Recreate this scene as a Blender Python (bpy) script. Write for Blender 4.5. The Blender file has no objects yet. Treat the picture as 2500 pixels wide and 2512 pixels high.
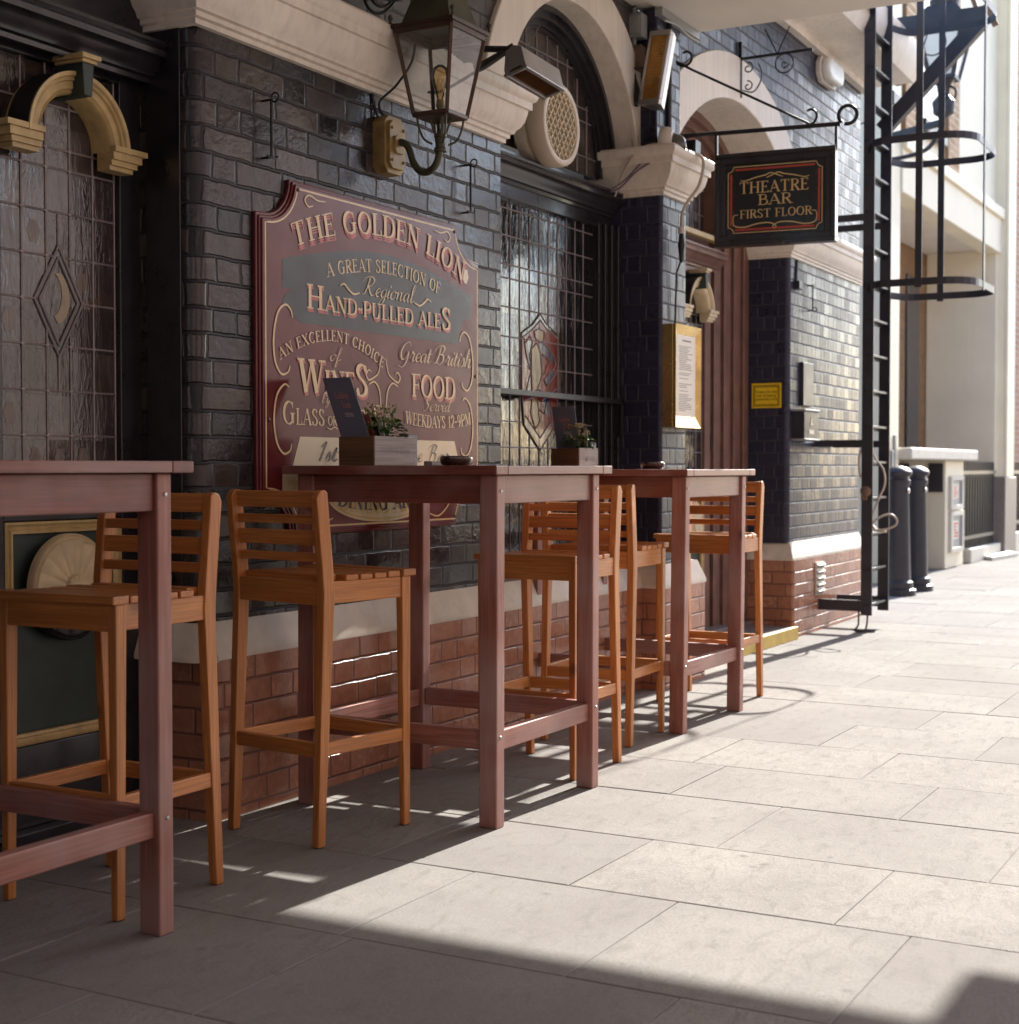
import bpy, bmesh, math, random
from mathutils import Vector, Matrix
random.seed(7)
R = math.radians
SC = bpy.context.scene
COL = SC.collection

# ------------------------------------------------------------------ camera, sky, sun, exposure
F_PX, CX, CY, CAM_H = 3700.0, 1250.0, 1256.0, 1.05
YAW, PITCH = R(28.87), R(1.67)
f0 = Vector((math.cos(YAW), math.sin(YAW), 0)); rt = Vector((math.sin(YAW), -math.cos(YAW), 0)); zz = Vector((0, 0, 1))
FW = math.cos(PITCH)*f0 - math.sin(PITCH)*zz
UP = math.sin(PITCH)*f0 + math.cos(PITCH)*zz
cam_d = bpy.data.cameras.new('camera'); cam = bpy.data.objects.new('camera', cam_d); COL.objects.link(cam)
cam.matrix_world = Matrix(((rt.x, UP.x, -FW.x, 0), (rt.y, UP.y, -FW.y, 0), (rt.z, UP.z, -FW.z, CAM_H), (0, 0, 0, 1)))
cam_d.sensor_fit = 'HORIZONTAL'; cam_d.sensor_width = 36.0; cam_d.lens = 36.0*F_PX/2500.0
cam_d.clip_start = 0.05; cam_d.clip_end = 400
cam_d.dof.use_dof = True; cam_d.dof.focus_distance = 4.6; cam_d.dof.aperture_fstop = 5.0
SC.camera = cam

SUN_EL, SUN_AZ = R(34.2), R(3.0)
to_sun = Vector((math.cos(SUN_EL)*math.cos(SUN_AZ), -math.cos(SUN_EL)*math.sin(SUN_AZ), math.sin(SUN_EL)))
W = bpy.data.worlds.new('World'); SC.world = W; W.use_nodes = True
wn = W.node_tree.nodes; wl = W.node_tree.links
sky = wn.new('ShaderNodeTexSky'); sky.sky_type = 'NISHITA'; sky.sun_disc = False
sky.sun_elevation = SUN_EL; sky.sun_rotation = R(90) + SUN_AZ; sky.air_density = 1.0; sky.dust_density = 1.2; sky.ozone_density = 2.0
wl.new(sky.outputs[0], wn['Background'].inputs[0]); wn['Background'].inputs[1].default_value = 0.15
sd = bpy.data.lights.new('sun', 'SUN'); sd.energy = 5.0; sd.angle = R(0.5); sd.color = (1.0, 0.96, 0.88)
so = bpy.data.objects.new('sun', sd); COL.objects.link(so); so.rotation_euler = to_sun.to_track_quat('Z', 'Y').to_euler(); so.location = to_sun*30
SC.view_settings.view_transform = 'Standard'; SC.view_settings.look = 'None'; SC.view_settings.exposure = 1.6; SC.view_settings.gamma = 1
SC.cycles.max_bounces = 8; SC.cycles.diffuse_bounces = 6; SC.cycles.glossy_bounces = 4; SC.cycles.transparent_max_bounces = 12
SC.cycles.use_denoising = True; SC.cycles.sample_clamp_indirect = 6.0; SC.cycles.caustics_reflective = False; SC.cycles.caustics_refractive = False

# ------------------------------------------------------------------ measuring helpers: a point of the photograph on a known plane
def ray(x, y): return FW + rt*((x-CX)/F_PX) - UP*((y-CY)/F_PX)
CAMP = Vector((0, 0, CAM_H))
def onY(x, y, Y): d = ray(x, y); return CAMP + d*(Y/d.y)
def onX(x, y, X): d = ray(x, y); return CAMP + d*(X/d.x)
def onZ(x, y, Z=0.0): d = ray(x, y); return CAMP + d*((Z-CAM_H)/d.z)

# ------------------------------------------------------------------ objects
def tag(o, label=None, cat=None, group=None, kind=None):
    if label: o['label'] = label
    if cat: o['category'] = cat
    if group: o['group'] = group
    if kind: o['kind'] = kind
    return o
def thing(name, label, cat, loc=(0, 0, 0), rz=0.0, group=None):
    o = bpy.data.objects.new(name, None); COL.objects.link(o); o.location = loc; o.rotation_euler = (0, 0, rz)
    o.empty_display_size = 0.1
    return tag(o, label, cat, group)

class MB:
    """collects shapes, then links them as one mesh object"""
    def __init__(s): s.v = []; s.f = []; s.mi = []; s.cur = 0; s.attr = []; s.a = 0.0
    def poly(s, pts):
        n = len(s.v); s.v += [tuple(p) for p in pts]; s.f.append(tuple(range(n, n+len(pts)))); s.mi.append(s.cur); s.attr.append(s.a)
    def hexa(s, p):                      # p: 4 bottom + 4 top
        n = len(s.v); s.v += [tuple(q) for q in p]
        for q in ((3, 2, 1, 0), (4, 5, 6, 7), (0, 1, 5, 4), (1, 2, 6, 5), (2, 3, 7, 6), (3, 0, 4, 7)):
            s.f.append(tuple(n+i for i in q)); s.mi.append(s.cur); s.attr.append(s.a)
    def box(s, x0, x1, y0, y1, z0, z1):
        s.hexa([(x0, y0, z0), (x1, y0, z0), (x1, y1, z0), (x0, y1, z0), (x0, y0, z1), (x1, y0, z1), (x1, y1, z1), (x0, y1, z1)])
    def obox(s, c, ax, ay, az):          # centre and half-axis vectors
        c = Vector(c); ax = Vector(ax); ay = Vector(ay); az = Vector(az)
        s.hexa([c-ax-ay-az, c+ax-ay-az, c+ax+ay-az, c-ax+ay-az, c-ax-ay+az, c+ax-ay+az, c+ax+ay+az, c-ax+ay+az])
    def bar(s, p, q, w, h, up=(0, 0, 1)):
        p = Vector(p); q = Vector(q); d = (q-p); L = d.length; d.normalize(); u = Vector(up)
        side = d.cross(u)
        if side.length < 1e-5: side = d.cross(Vector((1, 0, 0)))
        side.normalize(); u = side.cross(d)
        s.obox((p+q)/2, d*L/2, side*w/2, u*h/2)
    def prism(s, pts, fn, a, b):         # 2-D outline, fn(u, v, depth) -> 3-D
        n = len(s.v); k = len(pts)
        s.v += [tuple(fn(u, v, a)) for u, v in pts] + [tuple(fn(u, v, b)) for u, v in pts]
        s.f.append(tuple(range(n+k-1, n-1, -1))); s.f.append(tuple(range(n+k, n+2*k)))
        s.mi += [s.cur]*2; s.attr += [s.a]*2
        for i in range(k):
            j = (i+1) % k; s.f.append((n+i, n+j, n+k+j, n+k+i)); s.mi.append(s.cur); s.attr.append(s.a)
    def grid(s, rows, closed_u=False):   # rows of points
        n = len(s.v); k = len(rows[0])
        for r_ in rows: s.v += [tuple(p) for p in r_]
        for i in range(len(rows)-1):
            for j in range(k if closed_u else k-1):
                j2 = (j+1) % k
                s.f.append((n+i*k+j, n+i*k+j2, n+(i+1)*k+j2, n+(i+1)*k+j)); s.mi.append(s.cur); s.attr.append(s.a)
    def tube(s, pts, r, n=8, cap=True, closed=False):
        pts = [Vector(p) for p in pts]; m = len(pts); rr = r if isinstance(r, (list, tuple)) else [r]*m
        rows = []; prev = None
        for i in range(m):
            a = pts[(i-1) % m] if (i > 0 or closed) else pts[i]; b = pts[(i+1) % m] if (i < m-1 or closed) else pts[i]
            d = (b-a).normalized()
            if prev is None:
                ref = Vector((0, 0, 1)) if abs(d.z) < 0.9 else Vector((1, 0, 0))
                u = d.cross(ref).normalized()
            else:
                u = (prev - d*prev.dot(d))
                u = u.normalized() if u.length > 1e-6 else d.cross(Vector((1, 0, 0))).normalized()
            prev = u; w = d.cross(u)
            rows.append([pts[i] + (u*math.cos(2*math.pi*k/n) + w*math.sin(2*math.pi*k/n))*rr[i] for k in range(n)])
        if closed: rows.append(rows[0])
        s.grid(rows, True)
        if cap and not closed: s.poly(rows[0][::-1]); s.poly(rows[-1])
    def lathe(s, prof, c, ax=(0, 0, 1), n=24):
        ax = Vector(ax).normalized(); ref = Vector((1, 0, 0)) if abs(ax.x) < 0.9 else Vector((0, 1, 0))
        u = ax.cross(ref).normalized(); w = ax.cross(u); c = Vector(c)
        s.grid([[c + ax*h + (u*math.cos(2*math.pi*k/n) + w*math.sin(2*math.pi*k/n))*max(r, 1e-5) for k in range(n)] for r, h in prof], True)
    def sweep(s, path, prof, closed=False):   # path: xy points, outward = right-hand side; prof: (out, z)
        P = [Vector((p[0], p[1])) for p in path]; m = len(P); rows = []
        for i in range(m):
            ds = []
            if i > 0 or closed: ds.append((P[i]-P[i-1]).normalized())
            if i < m-1 or closed: ds.append((P[(i+1) % m]-P[i]).normalized())
            ns = [Vector((d.y, -d.x)) for d in ds]
            nn = sum(ns, Vector((0, 0)))/len(ns); nn = nn/nn.length_squared if nn.length > 1e-6 else ns[0]
            rows.append([(P[i].x+nn.x*o, P[i].y+nn.y*o, z) for o, z in prof])
        if closed: rows.append(rows[0])
        s.grid(rows)
        if not closed: s.poly(rows[0]); s.poly(rows[-1][::-1])
    def build(s, name, mats, parent=None, smooth=False, bevel=0, seg=2, attr=False, weld=False):
        me = bpy.data.meshes.new(name); me.from_pydata(s.v, [], s.f)
        if not isinstance(mats, (list, tuple)): mats = [mats]
        for m_ in mats: me.materials.append(m_)
        me.polygons.foreach_set('material_index', s.mi)
        if attr:
            at = me.attributes.new('slab', 'FLOAT', 'FACE'); at.data.foreach_set('value', s.attr)
        bm = bmesh.new(); bm.from_mesh(me)
        if weld: bmesh.ops.remove_doubles(bm, verts=bm.verts, dist=1e-5)
        bmesh.ops.recalc_face_normals(bm, faces=bm.faces); bm.to_mesh(me); bm.free()
        if smooth:
            me.polygons.foreach_set('use_smooth', [True]*len(me.polygons))
            try: me.set_sharp_from_angle(angle=R(40))
            except Exception: pass
        o = bpy.data.objects.new(name, me); COL.objects.link(o)
        if parent is not None:
            o.parent = parent
            if parent.type == 'EMPTY' and parent.get('fixed'): o.matrix_parent_inverse = Matrix.Translation(-Vector(parent.location))
        if bevel:
            b = o.modifiers.new('edge', 'BEVEL'); b.width = bevel; b.segments = seg; b.limit_method = 'ANGLE'; b.angle_limit = R(35)
        return o
def fixed(name, label, cat, loc, group=None):   # a thing whose parts are drawn in world coordinates
    o = thing(name, label, cat, loc, 0, group); o['fixed'] = 1; return o
def solo(mb, name, mats, label, cat, loc, group=None, **k):   # a thing that is one mesh, origin moved to its base
    o = mb.build(name, mats, None, **k); o.data.transform(Matrix.Translation(-Vector(loc))); o.location = loc
    return tag(o, label, cat, group)

def catmull(P, n=8, closed=False):
    P = [Vector(p) for p in P]; out = []; m = len(P)
    rng = range(m if closed else m-1)
    for i in rng:
        if closed: a, b, c, d = P[(i-1) % m], P[i], P[(i+1) % m], P[(i+2) % m]
        else: a, b, c, d = P[max(i-1, 0)], P[i], P[i+1], P[min(i+2, m-1)]
        for k in range(n):
            t = k/n
            out.append(0.5*((2*b)+(c-a)*t+(2*a-5*b+4*c-d)*t*t+(3*b-a-3*c+d)*t**3))
    if not closed: out.append(P[-1])
    return out
def spiral(c, u, w, r0, r1, a0, a1, n=28):
    c = Vector(c); u = Vector(u); w = Vector(w)
    return [c + (u*math.cos(a0+(a1-a0)*i/n) + w*math.sin(a0+(a1-a0)*i/n))*(r0+(r1-r0)*i/n) for i in range(n+1)]

# ------------------------------------------------------------------ materials
def nt(name):
    m = bpy.data.materials.new(name); m.use_nodes = True; t = m.node_tree
    return m, t, t.nodes['Principled BSDF']
def N(t, ty, **k):
    n = t.nodes.new(ty)
    for a, b in k.items(): setattr(n, a, b)
    return n
def lk(t, a, b): t.links.new(a, b)
def mth(t, op, a, b=None, c=None, clamp=False):
    n = N(t, 'ShaderNodeMath', operation=op); n.use_clamp = clamp
    for i, x in enumerate((a, b, c)):
        if x is None: continue
        if isinstance(x, (int, float)): n.inputs[i].default_value = x
        else: lk(t, x, n.inputs[i])
    return n.outputs[0]
def ramp(t, fac, stops):
    n = N(t, 'ShaderNodeValToRGB'); lk(t, fac, n.inputs[0]); e = n.color_ramp.elements
    while len(e) < len(stops): e.new(0.5)
    for i, (p, c) in enumerate(stops): e[i].position = p; e[i].color = (*c, 1) if len(c) == 3 else c
    return n.outputs[0]
def noise(t, vec, scale, detail=4, rough=0.55, dist=0.0):
    n = N(t, 'ShaderNodeTexNoise'); n.inputs['Scale'].default_value = scale; n.inputs['Detail'].default_value = detail
    n.inputs['Roughness'].default_value = rough; n.inputs['Distortion'].default_value = dist; lk(t, vec, n.inputs['Vector']); return n.outputs[0]
def mixc(t, fac, a, b, mode='MIX'):
    n = N(t, 'ShaderNodeMix', data_type='RGBA', blend_type=mode)
    for i, x in ((0, fac), (6, a), (7, b)):
        if isinstance(x, (int, float)): n.inputs[i].default_value = x
        elif isinstance(x, (tuple, list)): n.inputs[i].default_value = (*x, 1)
        else: lk(t, x, n.inputs[i])
    return n.outputs[2]
def mapping(t, vec, scale=(1, 1, 1), loc=None):
    n = N(t, 'ShaderNodeMapping'); n.inputs['Scale'].default_value = scale; lk(t, vec, n.inputs['Vector'])
    if loc is not None: lk(t, loc, n.inputs['Location'])
    return n.outputs[0]
def bump(t, h, strength, dist, nrm=None):
    n = N(t, 'ShaderNodeBump'); n.inputs['Strength'].default_value = strength; n.inputs['Distance'].default_value = dist; lk(t, h, n.inputs['Height'])
    if nrm is not None: lk(t, nrm, n.inputs['Normal'])
    return n.outputs[0]
def coords(t, kind='Object'): return N(t, 'ShaderNodeTexCoord').outputs[kind]

def paint(name, col, rough=0.5, metal=0.0, var=0.2, scale=9, bscale=60, bstr=0.15, bdist=0.002, wear=None, coat=0.0, spec=0.5, streak=0.0):
    m, t, b = nt(name); v = coords(t)
    n1 = noise(t, v, scale, 5); n2 = noise(t, v, bscale, 3)
    lo = tuple(c*(1-var) for c in col); hi = tuple(min(1, c*(1+var)) for c in col)
    c = ramp(t, n1, [(0.3, lo), (0.7, hi)])
    if wear:                                   # (colour, amount threshold)
        w = ramp(t, noise(t, v, scale*1.7, 8, 0.7), [(wear[1], (0, 0, 0)), (wear[1]+0.06, (1, 1, 1))])
        c = mixc(t, w, c, wear[0])
    if streak:
        st = noise(t, mapping(t, v, (30, 30, 1.2)), 1.0, 4)
        c = mixc(t, mth(t, 'MULTIPLY', ramp(t, st, [(0.45, (0, 0, 0)), (0.75, (1, 1, 1))]), streak), c, tuple(x*0.45 for x in col))
    lk(t, c, b.inputs['Base Color']); b.inputs['Metallic'].default_value = metal
    lk(t, mth(t, 'ADD', mth(t, 'MULTIPLY', n1, 0.2), max(0.02, rough-0.1)), b.inputs['Roughness'])
    b.inputs['Coat Weight'].default_value = coat; b.inputs['Coat Roughness'].default_value = 0.12; b.inputs['Specular IOR Level'].default_value = spec
    lk(t, bump(t, n2, bstr, bdist), b.inputs['Normal']); return m

def wood(name, c0, c1, axis, rough=0.42, grey=None, coat=0.15, fine=1.0):
    m, t, b = nt(name); v = coords(t)
    oi = N(t, 'ShaderNodeObjectInfo'); off = N(t, 'ShaderNodeCombineXYZ')
    for i in range(3): lk(t, mth(t, 'MULTIPLY', oi.outputs['Random'], 7.0+i*3), off.inputs[i])
    sc = [26, 26, 26]; sc[axis] = 1.6
    vm = mapping(t, v, tuple(sc), off.outputs[0])
    n1 = noise(t, vm, 1.0, 4, 0.6, 0.6)
    sc2 = [190, 190, 190]; sc2[axis] = 5
    n2 = noise(t, mapping(t, v, tuple(sc2), off.outputs[0]), 1.0*fine, 3, 0.6)
    n3 = noise(t, mapping(t, v, (3, 3, 3), off.outputs[0]), 1.0, 3)
    c = ramp(t, n1, [(0.28, c0), (0.72, c1)])
    c = mixc(t, mth(t, 'MULTIPLY', ramp(t, n2, [(0.42, (1, 1, 1)), (0.62, (0, 0, 0))]), 0.45), c, tuple(x*0.45 for x in c0))
    c = mixc(t, mth(t, 'MULTIPLY', mth(t, 'SUBTRACT', oi.outputs['Random'], 0.3), 0.35, clamp=True), c, tuple(x*0.6 for x in c0))
    if grey:                                   # weathered, bleached patches
        w = ramp(t, n3, [(0.44, (0, 0, 0)), (0.66, (1, 1, 1))])
        c = mixc(t, mth(t, 'MULTIPLY', w, grey[1]), c, grey[0])
    kn = N(t, 'ShaderNodeTexVoronoi'); kn.inputs['Scale'].default_value = 3.2; lk(t, mapping(t, v, (1, 1, 1), off.outputs[0]), kn.inputs['Vector'])
    c = mixc(t, ramp(t, kn.outputs['Distance'], [(0.05, (0.8, 0.8, 0.8)), (0.1, (0, 0, 0))]), c, tuple(x*0.3 for x in c0))
    lk(t, c, b.inputs['Base Color'])
    lk(t, mth(t, 'ADD', mth(t, 'MULTIPLY', n3, 0.25), rough-0.1), b.inputs['Roughness'])
    b.inputs['Coat Weight'].default_value = coat; b.inputs['Coat Roughness'].default_value = 0.3
    lk(t, bump(t, n2, 0.25, 0.001, bump(t, n1, 0.2, 0.003)), b.inputs['Normal']); return m

def brick(name, ca, cb, cm, rough=(0.15, 0.4), h=0.0762, period=0.3375, zoff=0.0, bstr=0.9, stain=None, wob=0.006, tilt=0.5, mw=0.005, cc=None, spec=0.5):
    """Flemish bond glazed bricks in world/object coordinates; works on walls along X or along Y"""
    m, t, b = nt(name); v = coords(t)
    sep = N(t, 'ShaderNodeSeparateXYZ'); 
    wv = N(t, 'ShaderNodeVectorMath', operation='SUBTRACT'); nz = N(t, 'ShaderNodeTexNoise'); nz.inputs['Scale'].default_value = 14; nz.inputs['Detail'].default_value = 3; lk(t, v, nz.inputs['Vector'])
    lk(t, nz.outputs['Color'], wv.inputs[0]); wv.inputs[1].default_value = (0.5, 0.5, 0.5)
    ws = N(t, 'ShaderNodeVectorMath', operation='MULTIPLY_ADD'); lk(t, wv.outputs[0], ws.inputs[0]); ws.inputs[1].default_value = (wob*2, wob*2, wob*2); lk(t, v, ws.inputs[2])
    lk(t, ws.outputs[0], sep.inputs[0])
    u = mth(t, 'ADD', sep.outputs[0], sep.outputs[1]); z = mth(t, 'ADD', sep.outputs[2], zoff)
    zr = mth(t, 'DIVIDE', z, h); row = mth(t, 'FLOOR', zr); fz = mth(t, 'FRACT', zr)
    rn = N(t, 'ShaderNodeTexWhiteNoise', noise_dimensions='1D'); lk(t, row, rn.inputs['W'])
    uu = mth(t, 'ADD', mth(t, 'DIVIDE', u, period), mth(t, 'ADD', mth(t, 'MULTIPLY', row, 0.5), mth(t, 'MULTIPLY', rn.outputs[0], 0.12)))
    iu = mth(t, 'FLOOR', uu); fu = mth(t, 'FRACT', uu)
    isH = mth(t, 'GREATER_THAN', fu, 0.6667)
    dS = mth(t, 'MINIMUM', fu, mth(t, 'SUBTRACT', 0.6667, fu)); dH = mth(t, 'MINIMUM', mth(t, 'SUBTRACT', fu, 0.6667), mth(t, 'SUBTRACT', 1.0, fu))
    du = mth(t, 'MULTIPLY', mth(t, 'ADD', mth(t, 'MULTIPLY', dS, mth(t, 'SUBTRACT', 1.0, isH)), mth(t, 'MULTIPLY', dH, isH)), period)
    dz = mth(t, 'MULTIPLY', mth(t, 'MINIMUM', fz, mth(t, 'SUBTRACT', 1.0, fz)), h)
    d = mth(t, 'MINIMUM', du, dz)
    face = N(t, 'ShaderNodeMapRange', interpolation_type='SMOOTHSTEP'); lk(t, d, face.inputs[0]); face.inputs[1].default_value = mw*0.45; face.inputs[2].default_value = mw*1.5
    fac = face.outputs[0]
    cid = N(t, 'ShaderNodeCombineXYZ'); lk(t, iu, cid.inputs[0]); lk(t, row, cid.inputs[1]); lk(t, isH, cid.inputs[2])
    rnd = N(t, 'ShaderNodeTexWhiteNoise', noise_dimensions='3D'); lk(t, cid.outputs[0], rnd.inputs['Vector'])
    rs = N(t, 'ShaderNodeSeparateColor'); lk(t, rnd.outputs['Color'], rs.inputs[0])
    n1 = noise(t, v, 38, 6, 0.65); n2 = noise(t, v, 5, 4)
    cf = mixc(t, rs.outputs[0], ca, cb)
    if cc: cf = mixc(t, mth(t, 'GREATER_THAN', rs.outputs[1], 0.8), cf, cc)
    cf = mixc(t, ramp(t, n1, [(0.35, (0.5, 0.5, 0.5)), (0.7, (0, 0, 0))]), cf, tuple(x*0.55 for x in ca))
    if stain: cf = mixc(t, mth(t, 'MULTIPLY', ramp(t, n2, [(0.5, (0, 0, 0)), (0.68, (1, 1, 1))]), stain[1]), cf, stain[0])
    c = mixc(t, fac, cm, cf); lk(t, c, b.inputs['Base Color'])
    rr = mth(t, 'ADD', mth(t, 'MULTIPLY', rs.outputs[2], rough[1]-rough[0]), rough[0])
    rr = mth(t, 'ADD', rr, mth(t, 'MULTIPLY', mth(t, 'SUBTRACT', n1, 0.5), 0.25))
    rmix = mth(t, 'ADD', mth(t, 'MULTIPLY', fac, mth(t, 'SUBTRACT', rr, 0.6)), 0.6, clamp=True); lk(t, rmix, b.inputs['Roughness'])
    # height: joint recess, hammered glaze, and each brick laid at its own slight tilt
    tz = mth(t, 'MULTIPLY', mth(t, 'MULTIPLY', mth(t, 'SUBTRACT', rs.outputs[1], 0.5), fz), tilt)
    tu = mth(t, 'MULTIPLY', mth(t, 'MULTIPLY', mth(t, 'SUBTRACT', rs.outputs[2], 0.5), fu), tilt*2.2)
    hh = mth(t, 'ADD', mth(t, 'MULTIPLY', fac, mth(t, 'ADD', mth(t, 'ADD', tz, tu), 1.0)), mth(t, 'MULTIPLY', n1, 0.22))
    n3 = noise(t, mapping(t, v, (22, 22, 34)), 1.0, 2)
    hh = mth(t, 'ADD', hh, mth(t, 'MULTIPLY', n3, 0.35))
    b.inputs['Specular IOR Level'].default_value = spec
    lk(t, bump(t, hh, bstr, 0.005), b.inputs['Normal']); return m

def leaded_glass(name, col, rough=0.1, wave=0.35, tint=None, spec=0.8, cell=None, cx0=0.0):
    m, t, b = nt(name); v = coords(t)
    n1 = noise(t, mapping(t, v, (40, 40, 9)), 1.0, 3, 0.6, 1.5); n2 = noise(t, v, 9, 2)
    c = ramp(t, n2, [(0.3, tuple(x*0.6 for x in col)), (0.7, tuple(min(1, x*1.4) for x in col))])
    if tint:
        c = mixc(t, mth(t, 'MULTIPLY', ramp(t, noise(t, v, 6, 3), [(0.6, (0, 0, 0)), (0.72, (1, 1, 1))]), 0.5), c, tint)
    lk(t, c, b.inputs['Base Color']); b.inputs['Roughness'].default_value = rough; b.inputs['Specular IOR Level'].default_value = spec
    nb = None
    if cell:                                   # every pane sits at its own slight angle in its cames
        s = N(t, 'ShaderNodeSeparateXYZ'); lk(t, v, s.inputs[0])
        fu = mth(t, 'DIVIDE', mth(t, 'SUBTRACT', s.outputs[0], cx0), cell[0]); fz = mth(t, 'DIVIDE', s.outputs[2], cell[1])
        ci = N(t, 'ShaderNodeCombineXYZ'); lk(t, mth(t, 'FLOOR', fu), ci.inputs[0]); lk(t, mth(t, 'FLOOR', fz), ci.inputs[1])
        w = N(t, 'ShaderNodeTexWhiteNoise', noise_dimensions='2D'); lk(t, ci.outputs[0], w.inputs['Vector'])
        sc = N(t, 'ShaderNodeSeparateColor'); lk(t, w.outputs['Color'], sc.inputs[0])
        hgt = mth(t, 'ADD', mth(t, 'MULTIPLY', mth(t, 'SUBTRACT', sc.outputs[0], 0.5), mth(t, 'FRACT', fu)), mth(t, 'MULTIPLY', mth(t, 'SUBTRACT', sc.outputs[1], 0.5), mth(t, 'FRACT', fz)))
        nb = bump(t, hgt, 1.0, 0.008)
        c2 = mixc(t, mth(t, 'MULTIPLY', sc.outputs[2], 0.7), c, tuple(x*0.35 for x in col)); lk(t, c2, b.inputs['Base Color'])
    lk(t, bump(t, n1, wave, 0.004, nb), b.inputs['Normal']); return m

def clear_glass(name, tint=(0.9, 0.93, 0.95), gloss=0.12):
    m, t, b = nt(name); t.nodes.remove(b); out = t.nodes['Material Output']
    tr = N(t, 'ShaderNodeBsdfTransparent'); tr.inputs[0].default_value = (*tint, 1)
    gl = N(t, 'ShaderNodeBsdfGlossy'); gl.inputs['Roughness'].default_value = 0.05
    fr = N(t, 'ShaderNodeFresnel'); fr.inputs[0].default_value = 1.5
    mx = N(t, 'ShaderNodeMixShader'); lk(t, mth(t, 'ADD', fr.outputs[0], gloss*0.3), mx.inputs[0]); lk(t, tr.outputs[0], mx.inputs[1]); lk(t, gl.outputs[0], mx.inputs[2])
    lk(t, mx.outputs[0], out.inputs[0]); return m

def stone_slabs(name):
    m, t, b = nt(name); v = coords(t)
    at = N(t, 'ShaderNodeAttribute'); at.attribute_name = 'slab'; r = at.outputs['Fac']
    off = N(t, 'ShaderNodeCombineXYZ'); lk(t, mth(t, 'MULTIPLY', r, 37.0), off.inputs[0]); lk(t, mth(t, 'MULTIPLY', r, 11.0), off.inputs[1])
    n1 = noise(t, v, 2.2, 6, 0.6); n2 = noise(t, mapping(t, v, (9, 22, 1), off.outputs[0]), 1.0, 6, 0.68, 0.4); n3 = noise(t, v, 120, 3); n4 = noise(t, v, 30, 5, 0.7)
    base = mixc(t, r, (0.232, 0.219, 0.208), (0.285, 0.272, 0.252))
    c = mixc(t, ramp(t, n1, [(0.38, (0.45, 0.45, 0.45)), (0.66, (0, 0, 0))]), base, (0.165, 0.148, 0.145))
    c = mixc(t, mth(t, 'MULTIPLY', ramp(t, n2, [(0.52, (0, 0, 0)), (0.66, (1, 1, 1))]), 0.45), c, (0.15, 0.14, 0.125))
    c = mixc(t, mth(t, 'MULTIPLY', ramp(t, n4, [(0.62, (0, 0, 0)), (0.7, (1, 1, 1))]), 0.3), c, (0.12, 0.11, 0.105))
    sp = N(t, 'ShaderNodeTexVoronoi'); sp.inputs['Scale'].default_value = 5.5; lk(t, v, sp.inputs['Vector'])      # trodden gum and stains
    c = mixc(t, ramp(t, sp.outputs['Distance'], [(0.05, (0.45, 0.45, 0.45)), (0.085, (0, 0, 0))]), c, (0.12, 0.11, 0.105))
    c = mixc(t, ramp(t, n3, [(0.35, (0.35, 0.35, 0.35)), (0.6, (0, 0, 0))]), c, (0.165, 0.155, 0.145))
    lk(t, c, b.inputs['Base Color']); lk(t, mth(t, 'ADD', mth(t, 'MULTIPLY', n1, 0.1), 0.85), b.inputs['Roughness']); b.inputs['Specular IOR Level'].default_value = 0.06
    riv = mth(t, 'MULTIPLY', ramp(t, n2, [(0.3, (0, 0, 0)), (0.75, (1, 1, 1))]), mth(t, 'ADD', mth(t, 'MULTIPLY', r, 0.9), 0.15))
    hh = mth(t, 'ADD', riv, mth(t, 'ADD', mth(t, 'MULTIPLY', n3, 0.1), mth(t, 'MULTIPLY', n4, 0.3)))
    lk(t, bump(t, hh, 0.5, 0.007), b.inputs['Normal']); return m

M = {}
M['slab'] = stone_slabs('york_stone'); M['grit'] = paint('joint_grit', (0.15, 0.135, 0.125), 0.9, bscale=200)
M['brick'] = brick('black_glazed_brick', (0.014, 0.012, 0.016), (0.048, 0.034, 0.030), (0.016, 0.014, 0.017), (0.12, 0.36), stain=((0.012, 0.012, 0.016), 0.6), cc=(0.07, 0.052, 0.043))
M['blue'] = brick('blue_black_brick', (0.022, 0.022, 0.045), (0.038, 0.037, 0.066), (0.034, 0.033, 0.05), (0.28, 0.45), period=0.2, wob=0.004, tilt=0.25, bstr=0.55, spec=0.35)
M['tile'] = brick('terracotta_glazed_brick', (0.38, 0.165, 0.10), (0.50, 0.245, 0.16), (0.20, 0.085, 0.06), (0.12, 0.28), zoff=-0.028, stain=((0.30, 0.12, 0.07), 0.5), wob=0.003, tilt=0.55, mw=0.004)
M['upper'] = brick('brown_black_brick', (0.055, 0.045, 0.045), (0.08, 0.065, 0.06), (0.045, 0.04, 0.04), (0.35, 0.55))
M['white'] = paint('cream_render', (0.74, 0.66, 0.57), 0.55, var=0.09, scale=4, bscale=45, bstr=0.3, bdist=0.004, streak=0.3, wear=((0.5, 0.42, 0.35), 0.7))
M['soffit'] = paint('soffit_paint', (0.74, 0.68, 0.60), 0.6, var=0.06, scale=2.5, bscale=35, bstr=0.2, bdist=0.004, wear=((0.45, 0.38, 0.33), 0.74))
M['stone_cap'] = paint('plinth_stone', (0.64, 0.58, 0.50), 0.6, var=0.14, scale=7, bscale=40, bstr=0.4, bdist=0.006, wear=((0.3, 0.25, 0.2), 0.7))
M['blackwood'] = paint('black_joinery_paint', (0.016, 0.013, 0.017), 0.3, var=0.3, scale=12, bscale=50, bstr=0.25, bdist=0.002, coat=0.3)
M['brownwood'] = paint('brown_joinery_paint', (0.17, 0.088, 0.066), 0.4, var=0.25, scale=10, bscale=60, bstr=0.25, coat=0.1)
M['gold'] = paint('old_gold_paint', (0.50, 0.36, 0.165), 0.45, var=0.18, scale=20, bstr=0.3, streak=0.2)
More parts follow.
